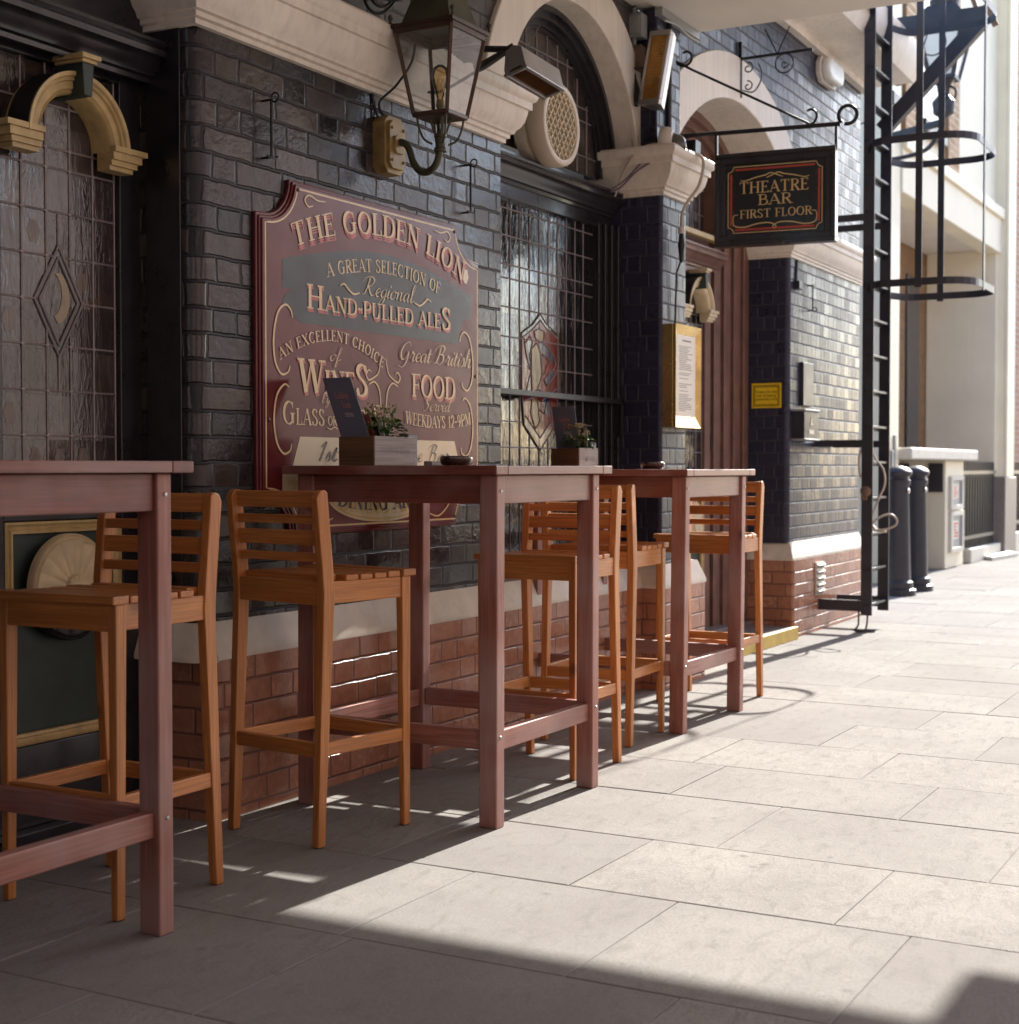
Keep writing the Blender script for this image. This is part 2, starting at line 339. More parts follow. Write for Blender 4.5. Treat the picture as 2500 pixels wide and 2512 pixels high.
M['palegold'] = paint('pale_gold_paint', (0.62, 0.50, 0.32), 0.5, var=0.15, scale=14, bstr=0.3)
M['green'] = paint('dark_green_paint', (0.022, 0.036, 0.032), 0.45, var=0.3)
M['panel'] = paint('black_panel_paint', (0.013, 0.012, 0.013), 0.5, var=0.4, wear=((0.1, 0.08, 0.07), 0.76))
M['glassA'] = leaded_glass('old_leaded_glass', (0.05, 0.036, 0.033), 0.14, 0.5, (0.14, 0.06, 0.02), 0.9, (0.09, 0.1255), 2.895)
M['glassB'] = leaded_glass('dark_leaded_glass', (0.012, 0.011, 0.014), 0.08, 0.4, None, 1.0, (0.107, 0.155), 5.25)
M['g_paint'] = leaded_glass('brown_stained_glass', (0.085, 0.05, 0.03), 0.3, 0.5); M['lead'] = paint('lead_came', (0.26, 0.22, 0.225), 0.45, 0.3, bscale=150)
M['g_red'] = leaded_glass('red_glass', (0.16, 0.014, 0.014), 0.12, 0.3, None, 0.5); M['g_amber'] = leaded_glass('amber_glass', (0.22, 0.14, 0.03), 0.2, 0.3)
M['g_blue'] = leaded_glass('blue_glass', (0.02, 0.025, 0.08), 0.12, 0.3); M['g_grey'] = leaded_glass('grey_glass', (0.10, 0.095, 0.09), 0.12, 0.3); M['g_black'] = leaded_glass('black_glass', (0.008, 0.008, 0.01), 0.1, 0.2)
GR = (0.36, 0.25, 0.23)
for i, ax in enumerate('xyz'):
    M['tab_'+ax] = wood('table_wood_'+ax, (0.15, 0.034, 0.022), (0.27, 0.072, 0.046), i, 0.42, (GR, 0.45), 0.2)
    M['leg_'+ax] = wood('table_leg_wood_'+ax, (0.26, 0.088, 0.066), (0.44, 0.18, 0.135), i, 0.5, (GR, 0.6), 0.1)
    M['chr_'+ax] = wood('chair_wood_'+ax, (0.46, 0.155, 0.034), (0.66, 0.275, 0.078), i, 0.42, None, 0.2)
M['grain'] = wood('end_grain', (0.17, 0.10, 0.09), (0.26, 0.18, 0.16), 2, 0.6)
M['iron'] = paint('black_iron', (0.018, 0.017, 0.020), 0.42, 0.3, var=0.3, bscale=120, wear=((0.09, 0.05, 0.03), 0.72))
M['ladder'] = paint('ladder_paint', (0.030, 0.028, 0.036), 0.45, 0.1, var=0.3, bscale=90, wear=((0.22, 0.15, 0.10), 0.7))
M['steel'] = paint('zinc_bolt', (0.45, 0.43, 0.40), 0.4, 0.9); M['chrome'] = paint('steel_casing', (0.42, 0.40, 0.39), 0.32, 0.8, var=0.12)
M['plastic_w'] = paint('white_plastic', (0.66, 0.60, 0.54), 0.45, var=0.05); M['cream_pl'] = paint('cream_plastic', (0.62, 0.53, 0.42), 0.45, var=0.06)
M['grey_pl'] = paint('grey_plastic', (0.28, 0.29, 0.29), 0.5, var=0.08); M['black_pl'] = paint('black_plastic', (0.014, 0.013, 0.015), 0.4)
M['cable'] = paint('black_cable', (0.014, 0.013, 0.014), 0.5); M['cable_w'] = paint('pale_cable', (0.45, 0.38, 0.32), 0.5); M['cable_p'] = paint('violet_cable', (0.11, 0.06, 0.10), 0.5)
M['maroon'] = paint('maroon_sign_paint', (0.115, 0.016, 0.018), 0.16, var=0.15, bscale=9, bstr=0.05, coat=0.1, spec=0.4)
M['slate'] = paint('slate_green_sign_paint', (0.020, 0.032, 0.038), 0.18, var=0.15, bscale=9, bstr=0.04, coat=0.1, spec=0.4)
M['gilt'] = paint('gilt_lettering', (0.62, 0.43, 0.20), 0.35, var=0.12, scale=30, coat=0.3); M['redline'] = paint('red_lettering', (0.42, 0.055, 0.035), 0.35, var=0.12)
M['creamsign'] = paint('cream_sign_paint', (0.60, 0.47, 0.29), 0.3, var=0.1, coat=0.3); M['blacksign'] = paint('black_sign_paint', (0.009, 0.009, 0.011), 0.25, coat=0.3); M['ochre'] = paint('ochre_lettering', (0.5, 0.33, 0.07), 0.4)
M['verd'] = paint('aged_copper_paint', (0.055, 0.052, 0.028), 0.45, 0.2, var=0.35, scale=14, wear=((0.10, 0.06, 0.025), 0.6)); M['copper'] = paint('dark_copper_frame', (0.065, 0.032, 0.02), 0.4, 0.4, var=0.3)
M['brassbox'] = paint('ochre_cast_plate', (0.30, 0.20, 0.075), 0.5, 0.1, var=0.3, scale=18, streak=0.3); M['clear'] = clear_glass('lantern_glass'); M['bulb'] = clear_glass('amber_bulb_glass', (0.95, 0.8, 0.5), 0.2)
M['brass'] = paint('brass', (0.60, 0.42, 0.16), 0.26, 1.0, var=0.12); M['paper'] = paint('printed_paper', (0.64, 0.57, 0.50), 0.5, var=0.04); M['ink'] = paint('ink', (0.16, 0.14, 0.14), 0.6)
M['heat'] = paint('heater_element', (0.20, 0.085, 0.03), 0.35, 0.6, var=0.3); M['heat2'] = paint('amber_heater_tube', (0.50, 0.26, 0.06), 0.3, 0.4, var=0.25)
M['yellow'] = paint('yellow_notice', (0.85, 0.58, 0.02), 0.4, var=0.05); M['steppaint'] = paint('yellow_step_paint', (0.45, 0.30, 0.045), 0.55, var=0.2, wear=((0.2, 0.15, 0.08), 0.64))
M['plant_wood'] = wood('planter_wood', (0.10, 0.045, 0.018), (0.20, 0.10, 0.04), 1, 0.55, None, 0.05); M['plant_pale'] = wood('planter_pale_wood', (0.24, 0.19, 0.17), (0.36, 0.30, 0.27), 0, 0.6, None, 0.0)
M['menu'] = paint('slate_blue_card', (0.13, 0.14, 0.185), 0.5, var=0.05); M['cardpink'] = paint('coral_lettering', (0.55, 0.22, 0.17), 0.5); M['cardwhite'] = paint('white_card', (0.6, 0.56, 0.52), 0.5); M['cardred'] = paint('red_card', (0.30, 0.08, 0.05), 0.5)
def leafmat(name, a, b_):
    m, t, b = nt(name); v = coords(t); oi = noise(t, v, 90, 2)
    lk(t, ramp(t, oi, [(0.3, a), (0.7, b_)]), b.inputs['Base Color']); b.inputs['Roughness'].default_value = 0.45
    b.inputs['Subsurface Weight'].default_value = 0.0; return m
M['leaf'] = leafmat('leaf', (0.03, 0.085, 0.014), (0.08, 0.19, 0.03)); M['bud'] = leafmat('bud', (0.16, 0.20, 0.05), (0.36, 0.26, 0.12)); M['petal'] = leafmat('petal', (0.5, 0.4, 0.28), (0.62, 0.55, 0.42)); M['soil'] = paint('soil', (0.03, 0.02, 0.015), 0.9)
M['ashtray'] = paint('brown_glass_ashtray', (0.05, 0.022, 0.014), 0.12, var=0.2, coat=0.8)
M['bollard'] = paint('bollard_paint', (0.028, 0.027, 0.036), 0.4, var=0.2, bscale=80)
M['cream_b'] = paint('cream_facade', (0.80, 0.73, 0.57), 0.6, var=0.07, scale=1.5, streak=0.05); M['granite'] = paint('granite', (0.20, 0.165, 0.15), 0.5, var=0.3, scale=60); M['palestone'] = paint('pale_stone', (0.55, 0.52, 0.46), 0.6, var=0.1)
M['bg_brick'] = brick('yellow_brown_brick', (0.26, 0.14, 0.06), (0.36, 0.20, 0.09), (0.2, 0.15, 0.1), (0.7, 0.9), bstr=0.5); M['red_brick'] = brick('red_brown_brick', (0.22, 0.085, 0.05), (0.28, 0.11, 0.07), (0.2, 0.15, 0.12), (0.7, 0.9), bstr=0.5)
M['darkglass'] = paint('dark_window_glass', (0.02, 0.02, 0.028), 0.08, var=0.2, spec=0.8); M['opal'] = paint('opal_glass', (0.75, 0.75, 0.70), 0.3, var=0.04); M['red'] = paint('notice_red', (0.55, 0.05, 0.03), 0.5)
M['dark_up'] = paint('smoked_dome', (0.05, 0.045, 0.045), 0.08, var=0.2, spec=0.9); M['grille_back'] = paint('brown_mesh_back', (0.12, 0.065, 0.025), 0.7); M['rusty'] = paint('rusty_box', (0.17, 0.10, 0.06), 0.7, var=0.35, wear=((0.28, 0.22, 0.18), 0.62))
M['opp'] = paint('opposite_pink_render', (0.74, 0.57, 0.51), 0.6, var=0.1, scale=1.0); M['oppdark'] = paint('opposite_dark_base', (0.05, 0.045, 0.045), 0.5)

# ================================================================== SETTING: pavement
XJ = [-6.0, -5.4, -4.85, -4.3, -3.7, -3.15, -2.6, -2.05, -1.5, -0.95, -0.4, 0.15, 0.7, 1.2, 1.7, 2.22, 2.76, 3.37, 3.905, 4.48, 5.0, 5.53, 6.06, 6.57]
while XJ[-1] < 60: XJ.append(XJ[-1] + random.uniform(0.48, 0.6))
known = {2.22: [2.49, 1.92], 2.76: [1.392], 3.37: [1.69, 1.008], 3.905: [1.503, 0.768], 4.48: [1.885, 1.145], 5.0: [1.41], 5.53: [1.142]}
pv = MB(); g = 0.0013
for i in range(len(XJ)-1):
    x0, x1 = XJ[i], XJ[i+1]
    ys = sorted(known.get(x0, [random.uniform(0.6, 1.4)]))
    while ys[0] > -5: ys.insert(0, ys[0] - random.uniform(0.55, 0.85))
    while ys[-1] < 4.6: ys.append(ys[-1] + random.uniform(0.55, 0.85))
    for a, b_ in zip(ys[:-1], ys[1:]):
        pv.a = random.random(); t = [random.uniform(-0.0012, 0.0012) for _ in range(4)]; e = 0.003; gx = g*random.uniform(0.7, 1.5)
        c = [(x0+gx, a+gx), (x1-gx, a+gx), (x1-gx, b_-gx), (x0+gx, b_-gx)]
        ci = [(x0+gx+e, a+gx+e), (x1-gx-e, a+gx+e), (x1-gx-e, b_-gx-e), (x0+gx+e, b_-gx-e)]
        lo = [(p[0], p[1], -0.02) for p in c]; md = [(p[0], p[1], t[k]-0.0015) for k, p in enumerate(c)]; hi = [(p[0], p[1], t[k]) for k, p in enumerate(ci)]
        pv.poly(hi)
        for k in range(4):
            j = (k+1) % 4; pv.poly([md[k], md[j], hi[j], hi[k]]); pv.poly([lo[k], lo[j], md[j], md[k]])
tag(pv.build('pavement', M['slab'], attr=True), kind='structure')
gr = MB(); gr.poly([(-60, -60, -0.003), (120, -60, -0.003), (120, 60, -0.003), (-60, 60, -0.003)])
tag(gr.build('ground', M['grit']), kind='structure')

# ================================================================== PUB BUILDING
PUB = fixed('pub_building', 'black glazed brick pub front with cream mouldings, leaded windows and terracotta plinth', 'building', (5.0, 2.95, 0))
CAPITAL = [(0, 2.335), (.016, 2.337), (.016, 2.352), (.028, 2.356), (.028, 2.370), (.040, 2.374), (.046, 2.388), (.060, 2.402), (.072, 2.425), (.080, 2.455), (.082, 2.470), (.094, 2.472), (.094, 2.500), (.106, 2.508), (.112, 2.520), (.112, 2.540), (.100, 2.552), (-.15, 2.556), (-.15, 2.335)]
def capprof(s=1.0, dz=0.0): return [(o*s if o > 0 else o, z+dz) for o, z in CAPITAL]
BASECAP = [(-.1, .480), (.038, .480), (.040, .492), (.036, .505), (.004, .592), (-.1, .598)]
def round_rect(x0, x1, y0, y1, r, left=True, right=False):
    pts = [(x0, y1)]
    if left: pts += [(x0+r-r*math.cos(a), y0+r-r*math.sin(a)) for a in [R(90)*k/6 for k in range(7)]]
    else: pts += [(x0, y0)]
    if right: pts += [(x1-r+r*math.sin(a), y0+r-r*math.cos(a)) for a in [R(90)*k/6 for k in range(7)]]
    else: pts += [(x1, y0)]
    return pts + [(x1, y1)]
flat = lambda u, v, d: (u, v, d)
def slant(m):            # the corner pier turns slightly away from the lane
    m.v = [(x, y+(max(x, 8.95)-9.4)*.02 if x > 8.94 else y-.009*max(0, min(1, (x-8.5)/.44)), z) for x, y, z in m.v]
def pier(fp, z0, z1, mat, label=None):
    m = MB(); m.prism(fp, flat, z0, z1)
    if fp[0][0] > 8: slant(m)
    return tag(m.build('brick_pier', mat, PUB, smooth=True), label)
# the sign pier (black glazed brick), with its rounded left corner
pier(round_rect(3.43, 5.249, 2.935, 3.45, 0.05), 0.585, 2.34, M['brick'], 'wide black glazed brick pier behind the maroon sign')
pier(round_rect(6.60, 6.895, 2.82, 3.5, 0.02), 0.585, 2.35, M['blue'], 'narrow blue black pier with the brass menu case')
pier(round_rect(8.95, 10.6, 2.985, 3.6, 0.035), 0.585, 2.36, M['blue'], 'blue black corner pier behind the ladder')
m = MB(); m.prism(round_rect(6.605, 6.89, 2.85, 3.3, 0.01), flat, 2.54, 3.21); m.build('brick_pilaster', M['blue'], PUB)
# plinths in terracotta glazed brick, each under a sloping stone cap
def plinth(path, name_label, capprofile=BASECAP, fp=None):
    m = MB(); m.prism(fp, flat, -0.02, 0.485)
    if fp[0][0] > 8: slant(m)
    p = tag(m.build('plinth', M['tile'], PUB, smooth=True), name_label)
    c = MB(); c.sweep(path, capprofile)
    if fp[0][0] > 8: slant(c)
    c.build('plinth_cap', M['stone_cap'], p, smooth=True)
fp1 = round_rect(3.46, 6.62, 2.905, 3.4, 0.05)
plinth([(3.43, 3.4), (3.43, 2.94), (3.445, 2.92), (3.47, 2.938), (6.62, 2.938)], 'long terracotta glazed plinth under the sign and the leaded window', fp=fp1)
plinth([(6.60, 3.3), (6.60, 2.82), (7.05, 2.82), (7.05, 3.3)], 'short terracotta plinth of the menu pier', fp=round_rect(6.57, 7.08, 2.785, 3.4, 0.02))
plinth([(8.97, 3.4), (8.97, 2.985), (10.6, 2.985), (10.6, 3.4)], 'sunlit terracotta plinth of the corner pier', fp=round_rect(8.955, 10.63, 2.948, 3.5, 0.02))
# cornices
def cornice(path, prof, label):
    m = MB(); m.sweep(path, prof)
    if path[-1][0] > 10: slant(m)
    return tag(m.build('cornice', M['white'], PUB, smooth=True), label)
cornice([(3.43, 3.3), (3.43, 2.935), (5.249, 2.935), (5.249, 3.2)], capprof(), 'long cream cornice above the sign')
cornice([(6.60, 3.2), (6.60, 2.82), (6.895, 2.82), (6.895, 3.25)], capprof(), 'cream capital on the menu pier')
cornice([(8.95, 3.4), (8.95, 2.985), (10.6, 2.985), (10.6, 3.4)], capprof(0.85, 0.005), 'cream band round the corner pier')
EAVES = [(0, 3.70), (.05, 3.70), (.05, 3.74), (.30, 3.80), (.34, 3.88), (.36, 3.95), (.36, 4.05), (-.1, 4.05)]
cornice([(6.9, 2.985), (8.5, 2.985), (8.95, 2.985), (10.6, 2.985), (10.6, 3.5)], EAVES, 'deep cream eaves cornice above the ladder side')
# walls above, pierced by the two arches
def arch_wall(x0, x1, y, z0, z1, xc, zc, r, xl, xr, mat, lab):
    m = MB(); xs = sorted(set([x0, x1, xl, xr] + [xl + (xr-xl)*k/40 for k in range(41)]))
    for a, b_ in zip(xs[:-1], xs[1:]):
        def bot(x): return zc + math.sqrt(max(0, r*r-(x-xc)**2)) if xl-1e-6 <= (a+b_)/2 <= xr+1e-6 else z0
        m.poly([(a, y, bot(a)), (b_, y, bot(b_)), (b_, y, z1), (a, y, z1)])
    if x1 > 10: slant(m)
    return tag(m.build('upper_wall', mat, PUB), lab)
BX, BZ, BR, BRO = 5.94, 2.42, 0.645, 0.835
arch_wall(3.43, 6.62, 2.955, 2.54, 3.29, BX, BZ, BR, BX-BR, BX+BR, M['upper'], 'brown black wall above the long cornice')
CXc, CZ, CR, CRO = 8.05, 1.84, 1.25, 1.5
arch_wall(6.89, 10.6, 2.988, 2.36, 3.72, CXc, CZ, CR, 6.93, 9.165, M['blue'], 'blue black wall over the doorway arch')
m = MB(); m.box(10.56, 10.598, 3.12, 5.5, 0.4, 4.0); m.build('end_wall', M['blue'], PUB)
m = MB(); m.box(3.44, 10.5, 3.9, 3.95, 0, 4); m.box(-3, 3.44, 3.4, 3.45, 0, 4); m.box(3.2, 3.44, 3.2, 3.4, 2.3, 3.3); m.build('back_wall', M['panel'], PUB)
def arch_ring(xc, zc, ri, ro, y0, y1, ydeep, a0, a1, lab, n=56):
    m = MB(); P = lambda r, a, y: (xc+r*math.cos(a), y, zc+r*math.sin(a))
    A = [a0+(a1-a0)*k/n for k in range(n+1)]
    m.grid([[P(ro, a, y1), P(ro, a, y0+.004), P(ro-.004, a, y0), P(ri+.004, a, y0), P(ri, a, y0+.004), P(ri, a, ydeep)] for a in A])
    return tag(m.build('arch_surround', M['white'], PUB, smooth=True), lab)
arch_ring(BX, BZ, BR, BRO, 2.932, 2.97, 3.12, 0, math.pi, 'cream arch over the leaded window')
arch_ring(CXc, CZ, CR, CRO, 2.972, 2.99, 3.42, R(24), R(156), 'cream arch over the doorway')
# canopy over the tables, with unseen roof slabs added to shape its shadow
m = MB(); m.prism([(-2.5, 2.86), (-2.5, 0.37), (7.16, 0.37), (7.085, 2.86)], flat, 3.215, 3.60); m.prism([(-2.5, 2.861), (-2.5, 2.96), (6.95, 2.96), (6.95, 2.861)], flat, 3.225, 3.60); cp = tag(m.build('canopy', M['soffit'], PUB, bevel=0.01), 'broad cream canopy soffit jutting out over the tables')
m = MB(); m.box(-2.5, 7.38, -1.3, 0.3695, 3.15, 3.66); m.build('unseen_lane_roof', M['soffit'], cp, bevel=0.01)  # roof slab out of view, its width set to hold sky light off the floor
m = MB(); m.box(-2.5, 8.52, 0.37, 2.86, 3.85, 3.95); m.box(-2.5, 8.86, -1.3, 0.369, 3.85, 3.95); m.build('added_shade_slab', M['soffit'], cp)  # slabs above the view, added to set where the ground shadow ends

# ---- joinery
def fillets(m, x0, x1, y, z0, z1, side=1, n=4, depth=0.05):
    """vertical moulded jamb stepping back from one side to the other"""
    for k in range(n):
        a = x0+(x1-x0)*k/n; b_ = x0+(x1-x0)*(k+1)/n; d = depth*(k if side > 0 else n-1-k)/max(1, n-1)
        m.box(a+0.0015, b_-0.0015, y-0.012-d, y+0.12, z0, z1)
        m.tube([(a+0.002, y-0.012-d, z0), (a+0.002, y-0.012-d, z1)], 0.005, 6)
def came(m, p, q, y, r=0.0032):
    m.tube([(p[0], y, p[1]), (q[0], y, q[1])], r, 6, cap=False)

def door_leaf(xc, Y, wm, glassmat, label, has_handle=False, gold='gold'):
    m = MB()
    for s in (-1, 1): m.box(*sorted((xc+s*.225, xc+s*.315)), Y, Y+.05, .06, 2.26)
    m.box(xc-.225, xc+.225, Y, Y+.05, 2.175, 2.26); m.box(xc-.225, xc+.225, Y, Y+.05, .905, 1.02); m.box(xc-.225, xc+.225, Y, Y+.05, .06, .285)
    d = tag(m.build('door', wm, PUB, bevel=.003), label)
    m = MB(); m.box(xc-.223, xc+.223, Y+.022, Y+.04, .287, .903); m.build('door_panel', M['green'], d)
    m = MB(); m.box(xc-.223, xc+.223, Y+.022, Y+.03, 1.022, 2.173); m.build('glass_pane', glassmat, d)
    yl = Y+.021; m = MB(); zs = [1.141, 1.267, 1.393, 1.519, 1.643, 1.768, 1.89, 1.945, 2.063]
    for k in (-.135, -.045, .045, .135, -.222, .222):
        if abs(k) < .05: came(m, (xc+k, 1.02), (xc+k, 1.44), yl); came(m, (xc+k, 1.60), (xc+k, 2.175), yl)
        else: came(m, (xc+k, 1.02), (xc+k, 2.175), yl)
    for z in zs:
        w = .09*max(0, 1-abs(z-1.519)/.155) if abs(z-1.519) < .155 else 0
        came(m, (xc-.225, z), (xc-w, z), yl-.001); came(m, (xc+w, z), (xc+.225, z), yl-.001)
        for k in (-.135, -.045, .045, .135):
            if abs(k) >= w: m.lathe([(0, .004), (.006, .003), (.007, 0)], (xc+k, yl-.001, z), (0, -1, 0), 8)
    for rr in (1.0, .8):
        q = [(xc, 1.519+.155*rr), (xc+.091*rr, 1.519), (xc, 1.519-.155*rr), (xc-.091*rr, 1.519)]
        for a, b_ in zip(q, q[1:]+q[:1]): came(m, a, b_, yl-.0015, .0038)
    came(m, (xc, 1.768), (xc, 1.674), yl); came(m, (xc, 1.364), (xc, 1.267), yl); m.build('leading', M['lead'], d, smooth=True)
    m = MB(); q = [(0, .155), (.091, 0), (0, -.155), (-.091, 0)]; q2 = [(a*.8, b_*.8) for a, b_ in q]
    for i in range(4):
        j = (i+1) % 4; m.prism([(xc+q[i][0], 1.519+q[i][1]), (xc+q[j][0], 1.519+q[j][1]), (xc+q2[j][0], 1.519+q2[j][1]), (xc+q2[i][0], 1.519+q2[i][1])], lambda u, v, k: (u, k, v), yl-.0005, yl+.001)
    m.build('dark_glass', M['g_black'], d)
    m = MB(); out = [(xc-.012+.055*math.cos(a), 1.528+.075*math.sin(a)) for a in [R(-80)+R(150)*k/12 for k in range(13)]]
    inn = [(xc-.032+.045*math.cos(a), 1.538+.065*math.sin(a)) for a in [R(-70)+R(135)*k/12 for k in range(13)]]
    m.prism(out+inn[::-1], lambda u, v, k: (u, k, v), yl-.0005, yl+.001); m.build('amber_glass', M['g_amber'], d)
    m = MB()                                       # amber lozenges and rosettes painted in single panes
    for (px, pz, s) in ((-.09, 1.705, 1), (.09, 1.58, .9), (-.18, 1.455, 1.1), (-.18, 1.2, 1), (.09, 1.08, .9), (0, 1.08, .8), (-.09, 1.08, .9)):
        m = MB(); m.prism([(xc+px+.022*s*math.cos(a)*(1+.10*math.cos(6*a)), pz+.032*s*math.sin(a)*(1+.10*math.cos(6*a))) for a in [2*math.pi*k/30 for k in range(30)]], lambda u, v, k: (u, k, v), yl+.0002, yl+.001); m.build('painted_glass', M['g_paint'], d)
    # arch moulding with its side blocks, keystone
    y0 = Y-.075; m = MB(); n = 28; zc = 1.955
    bands = [(.132, .0), (.137, .010), (.142, .005), (.148, .014), (.166, .014), (.169, .022), (.177, .020), (.181, .028), (.192, .030)]
    P = lambda r, a, y: (xc+r*math.cos(a), y, zc+r*math.sin(a))
    rows = [[P(r_, math.pi*k/n, y0+.03-o) for r_, o in bands] + [P(.192, math.pi*k/n, Y+.02)] for k in range(n+1)]
    rows = [[P(.132, math.pi*k/n, Y+.02)] + rw for k, rw in enumerate(rows)]
    m.grid(rows)
    for s in (-1, 1):
        for (z0, z1, o, w) in ((1.905, 1.918, .004, .228), (1.9185, 1.934, .012, .238), (1.9345, 1.956, .02, .25), (1.9565, 1.972, .028, .265)):
            m.box(*sorted((xc+s*.133, xc+s*w)), y0+.03-o, Y-.001, z0, z1)
    am = m.build('arch_moulding', M[gold], d, smooth=True)
    m = MB(); m.prism([(xc-.015, 2.08), (xc+.015, 2.08), (xc+.022, 2.168), (xc-.022, 2.168)], lambda u, v, k: (u, k, v), y0-.025, Y+.02); m.build('keystone', M['green'], d, bevel=.002)
    m = MB(); m.box(xc-.028, xc+.028, y0-.032, Y, 2.1685, 2.178); m.box(xc-.036, xc+.036, y0-.040, Y, 2.1785, 2.192); m.build('keystone_cap', M[gold], d, bevel=.002)
    m = MB(); m.grid([[P(.194, math.pi*k/n, y0+.004), P(.194, math.pi*k/n, Y+.01)] for k in range(n+1)]); m.build('arch_back', M['panel'], d, smooth=True)
    # gilded panel moulding and shell
    m = MB(); w = .032
    prof = [(0, .0), (0, -.02), (.006, -.024), (.012, -.016), (.020, -.012), (.024, -.018), (.032, -.016), (.032, .0)]
    rc = [(xc-.222, .288), (xc+.222, .288), (xc+.222, .902), (xc-.222, .902)]
    rows = []
    for i, (x, z) in enumerate(rc+rc[:1]):
        sx = 1 if x < xc else -1; sz = 1 if z < .6 else -1
        rows.append([(x+sx*o, Y+.02+h, z+sz*o) for o, h in prof])
    m.grid(rows); m.build('panel_moulding', M['gold'], d)
    m = MB(); cz = .715; R_ = .148; rows = []; K = 96
    for r_, dp in ((1.0, .0), (1.0, .022), (.97, .028), (.93, .022), (.90, .030), (.86, .022), (.55, .026), (.25, .030), (.22, .040), (.1, .046), (.001, .046)):
        rw = []
        for k in range(K):
            a = 2*math.pi*k/K; fl = .006*abs(math.sin(8*a)) if .2 < r_ < .9 else 0
            rw.append((xc+R_*r_*math.cos(a), Y-.001-dp-fl, cz+R_*1.02*r_*math.sin(a)))
        rows.append(rw)
    m.grid(rows, True)
    for i, f in enumerate(m.f):
        if sum(m.v[j][2] for j in f)/len(f) < .655: m.mi[i] = 1
    m.build('shell_ornament', [M['palegold'], M['panel']], d, smooth=True)
    if has_handle:
        m = MB(); hx = xc-.265; m.lathe([(0, 0), (.012, 0), (.012, .05), (.020, .12), (.022, .16), (.012, .27), (.010, .30), (0, .3)], (hx, Y-.05, .93), (0, 0, 1), 12)
        m.bar((hx-.04, Y-.05, 1.19), (hx+.04, Y-.05, 1.19), .012, .012); m.bar((hx, Y-.05, 1.0), (hx, Y, 1.0), .014, .014); m.bar((hx, Y-.05, 1.19), (hx, Y, 1.19), .014, .014); m.build('door_handle', M['brass'], d, smooth=True)
    m = MB()
    for z in (.45, 1.15, 1.95): m.tube([(xc+.318, Y-.004, z), (xc+.318, Y-.004, z+.1)], .006, 8)
    m.build('hinge', M['iron'], d)
    return d
# left doorway
DAY = 3.15
door_leaf(3.12, DAY, M['blackwood'], M['glassA'], 'black door leaf with leaded glass and gilt arch moulding')
m = MB(); fillets(m, 3.437, 3.475, 3.115, 0, 2.3, 1, 3, .035)
for k, (a, b_, d_) in enumerate(((3.436, 3.40, .055), (3.40, 3.37, .03))): pass
m.box(2.80, 3.475, 3.12, 3.2, 2.262, 2.30); m.box(1.9, 2.80, 3.15, 3.2, 0, 2.3); m.box(1.9, 3.476, 3.12, 3.24, 2.3, 3.29); m.box(1.9, 3.45, 3.1, 3.2, -.02, .06)
m.box(3.424, 3.4295, 2.99, 3.12, .60, 2.34); m.box(3.424, 3.4295, 3.02, 3.12, 2.34, 3.2)  # thin black sheets laid over the brick reveal to darken it
fr = tag(m.build('door_frame', M['blackwood'], PUB, bevel=.002), 'black frame of the left doorway')
ENT = [(0, 2.185), (.012, 2.187), (.014, 2.200), (.026, 2.205), (.030, 2.215), (.040, 2.222), (.052, 2.240), (.062, 2.250), (.074, 2.255), (.078, 2.270), (.070, 2.280), (.078, 2.288), (.078, 2.298), (-.05, 2.30), (-.05, 2.185)]
m = MB(); m.sweep([(1.9, 3.115), (3.44, 3.115)], ENT); m.build('door_entablature', M['blackwood'], fr, smooth=True)
# right doorway
DCY = 3.30; keyx = onY(1735, 690, DCY-.1).x
door_leaf(keyx, DCY, M['brownwood'], M['glassB'], 'brown door leaf with leaded glass, brass handle and cream arch moulding', True, 'palegold')
xr = keyx+.335; m = MB(); fillets(m, xr, 8.975, DCY, .05, 3.1, 1, 4, .05); m.box(6.9, xr, DCY+.02, DCY+.1, 2.262, 2.40); m.box(6.9, keyx-.32, DCY, DCY+.08, .05, 2.26)
frc = tag(m.build('door_frame', M['brownwood'], PUB, bevel=.002), 'brown frame of the doorway beside the corner pier')
m = MB(); m.sweep([(6.9, DCY), (xr+.06, DCY)], [(o, z+.03) for o, z in ENT]); m.build('door_entablature', M['brownwood'], frc, smooth=True)
m = MB(); m.box(7.3, xr-.02, DCY-.075, DCY-.02, 2.375, 2.405); m.build('transom_rail', M['gold'], frc, bevel=.003)
m = MB(); m.box(6.9, 9.2, DCY+.06, DCY+.065, 2.4, 3.15); fl = tag(m.build('fanlight', M['glassA'], PUB), 'arched fanlight over the brown door')
m = MB()
for k in range(14): came(m, (7.3+.14*k, 2.4), (7.3+.14*k, 3.1), DCY+.058)
for z in (2.55, 2.7, 2.85): came(m, (6.9, z), (9.1, z), DCY+.057)
m.build('leading', M['lead'], fl)
m = MB(); A = [R(24)+R(132)*k/40 for k in range(41)]
for ro, ri, y0 in ((1.26, 1.2, DCY-.05), (1.2, 1.15, DCY-.02), (1.15, 1.1, DCY+.01)):
    m.grid([[(CXc+ro*math.cos(a), y0+.1, CZ+ro*math.sin(a)), (CXc+ro*math.cos(a), y0, CZ+ro*math.sin(a)), (CXc+ri*math.cos(a), y0, CZ+ri*math.sin(a)), (CXc+ri*math.cos(a), y0+.1, CZ+ri*math.sin(a))] for a in A])
m.build('arched_frame', M['brownwood'], fl, smooth=True)
m = MB(); m.box(7.1, 8.95, 3.2, 3.6, 0, .10); m.box(7.1, 8.945, 2.93, 3.2, -.01, .075); stp = tag(m.build('door_step', M['granite'], PUB, bevel=.006), 'worn door step with a yellow painted edge')
m = MB(); m.box(7.1, 8.945, 2.905, 2.928, 0, .078); m.build('step_edge', M['steppaint'], stp, bevel=.004)

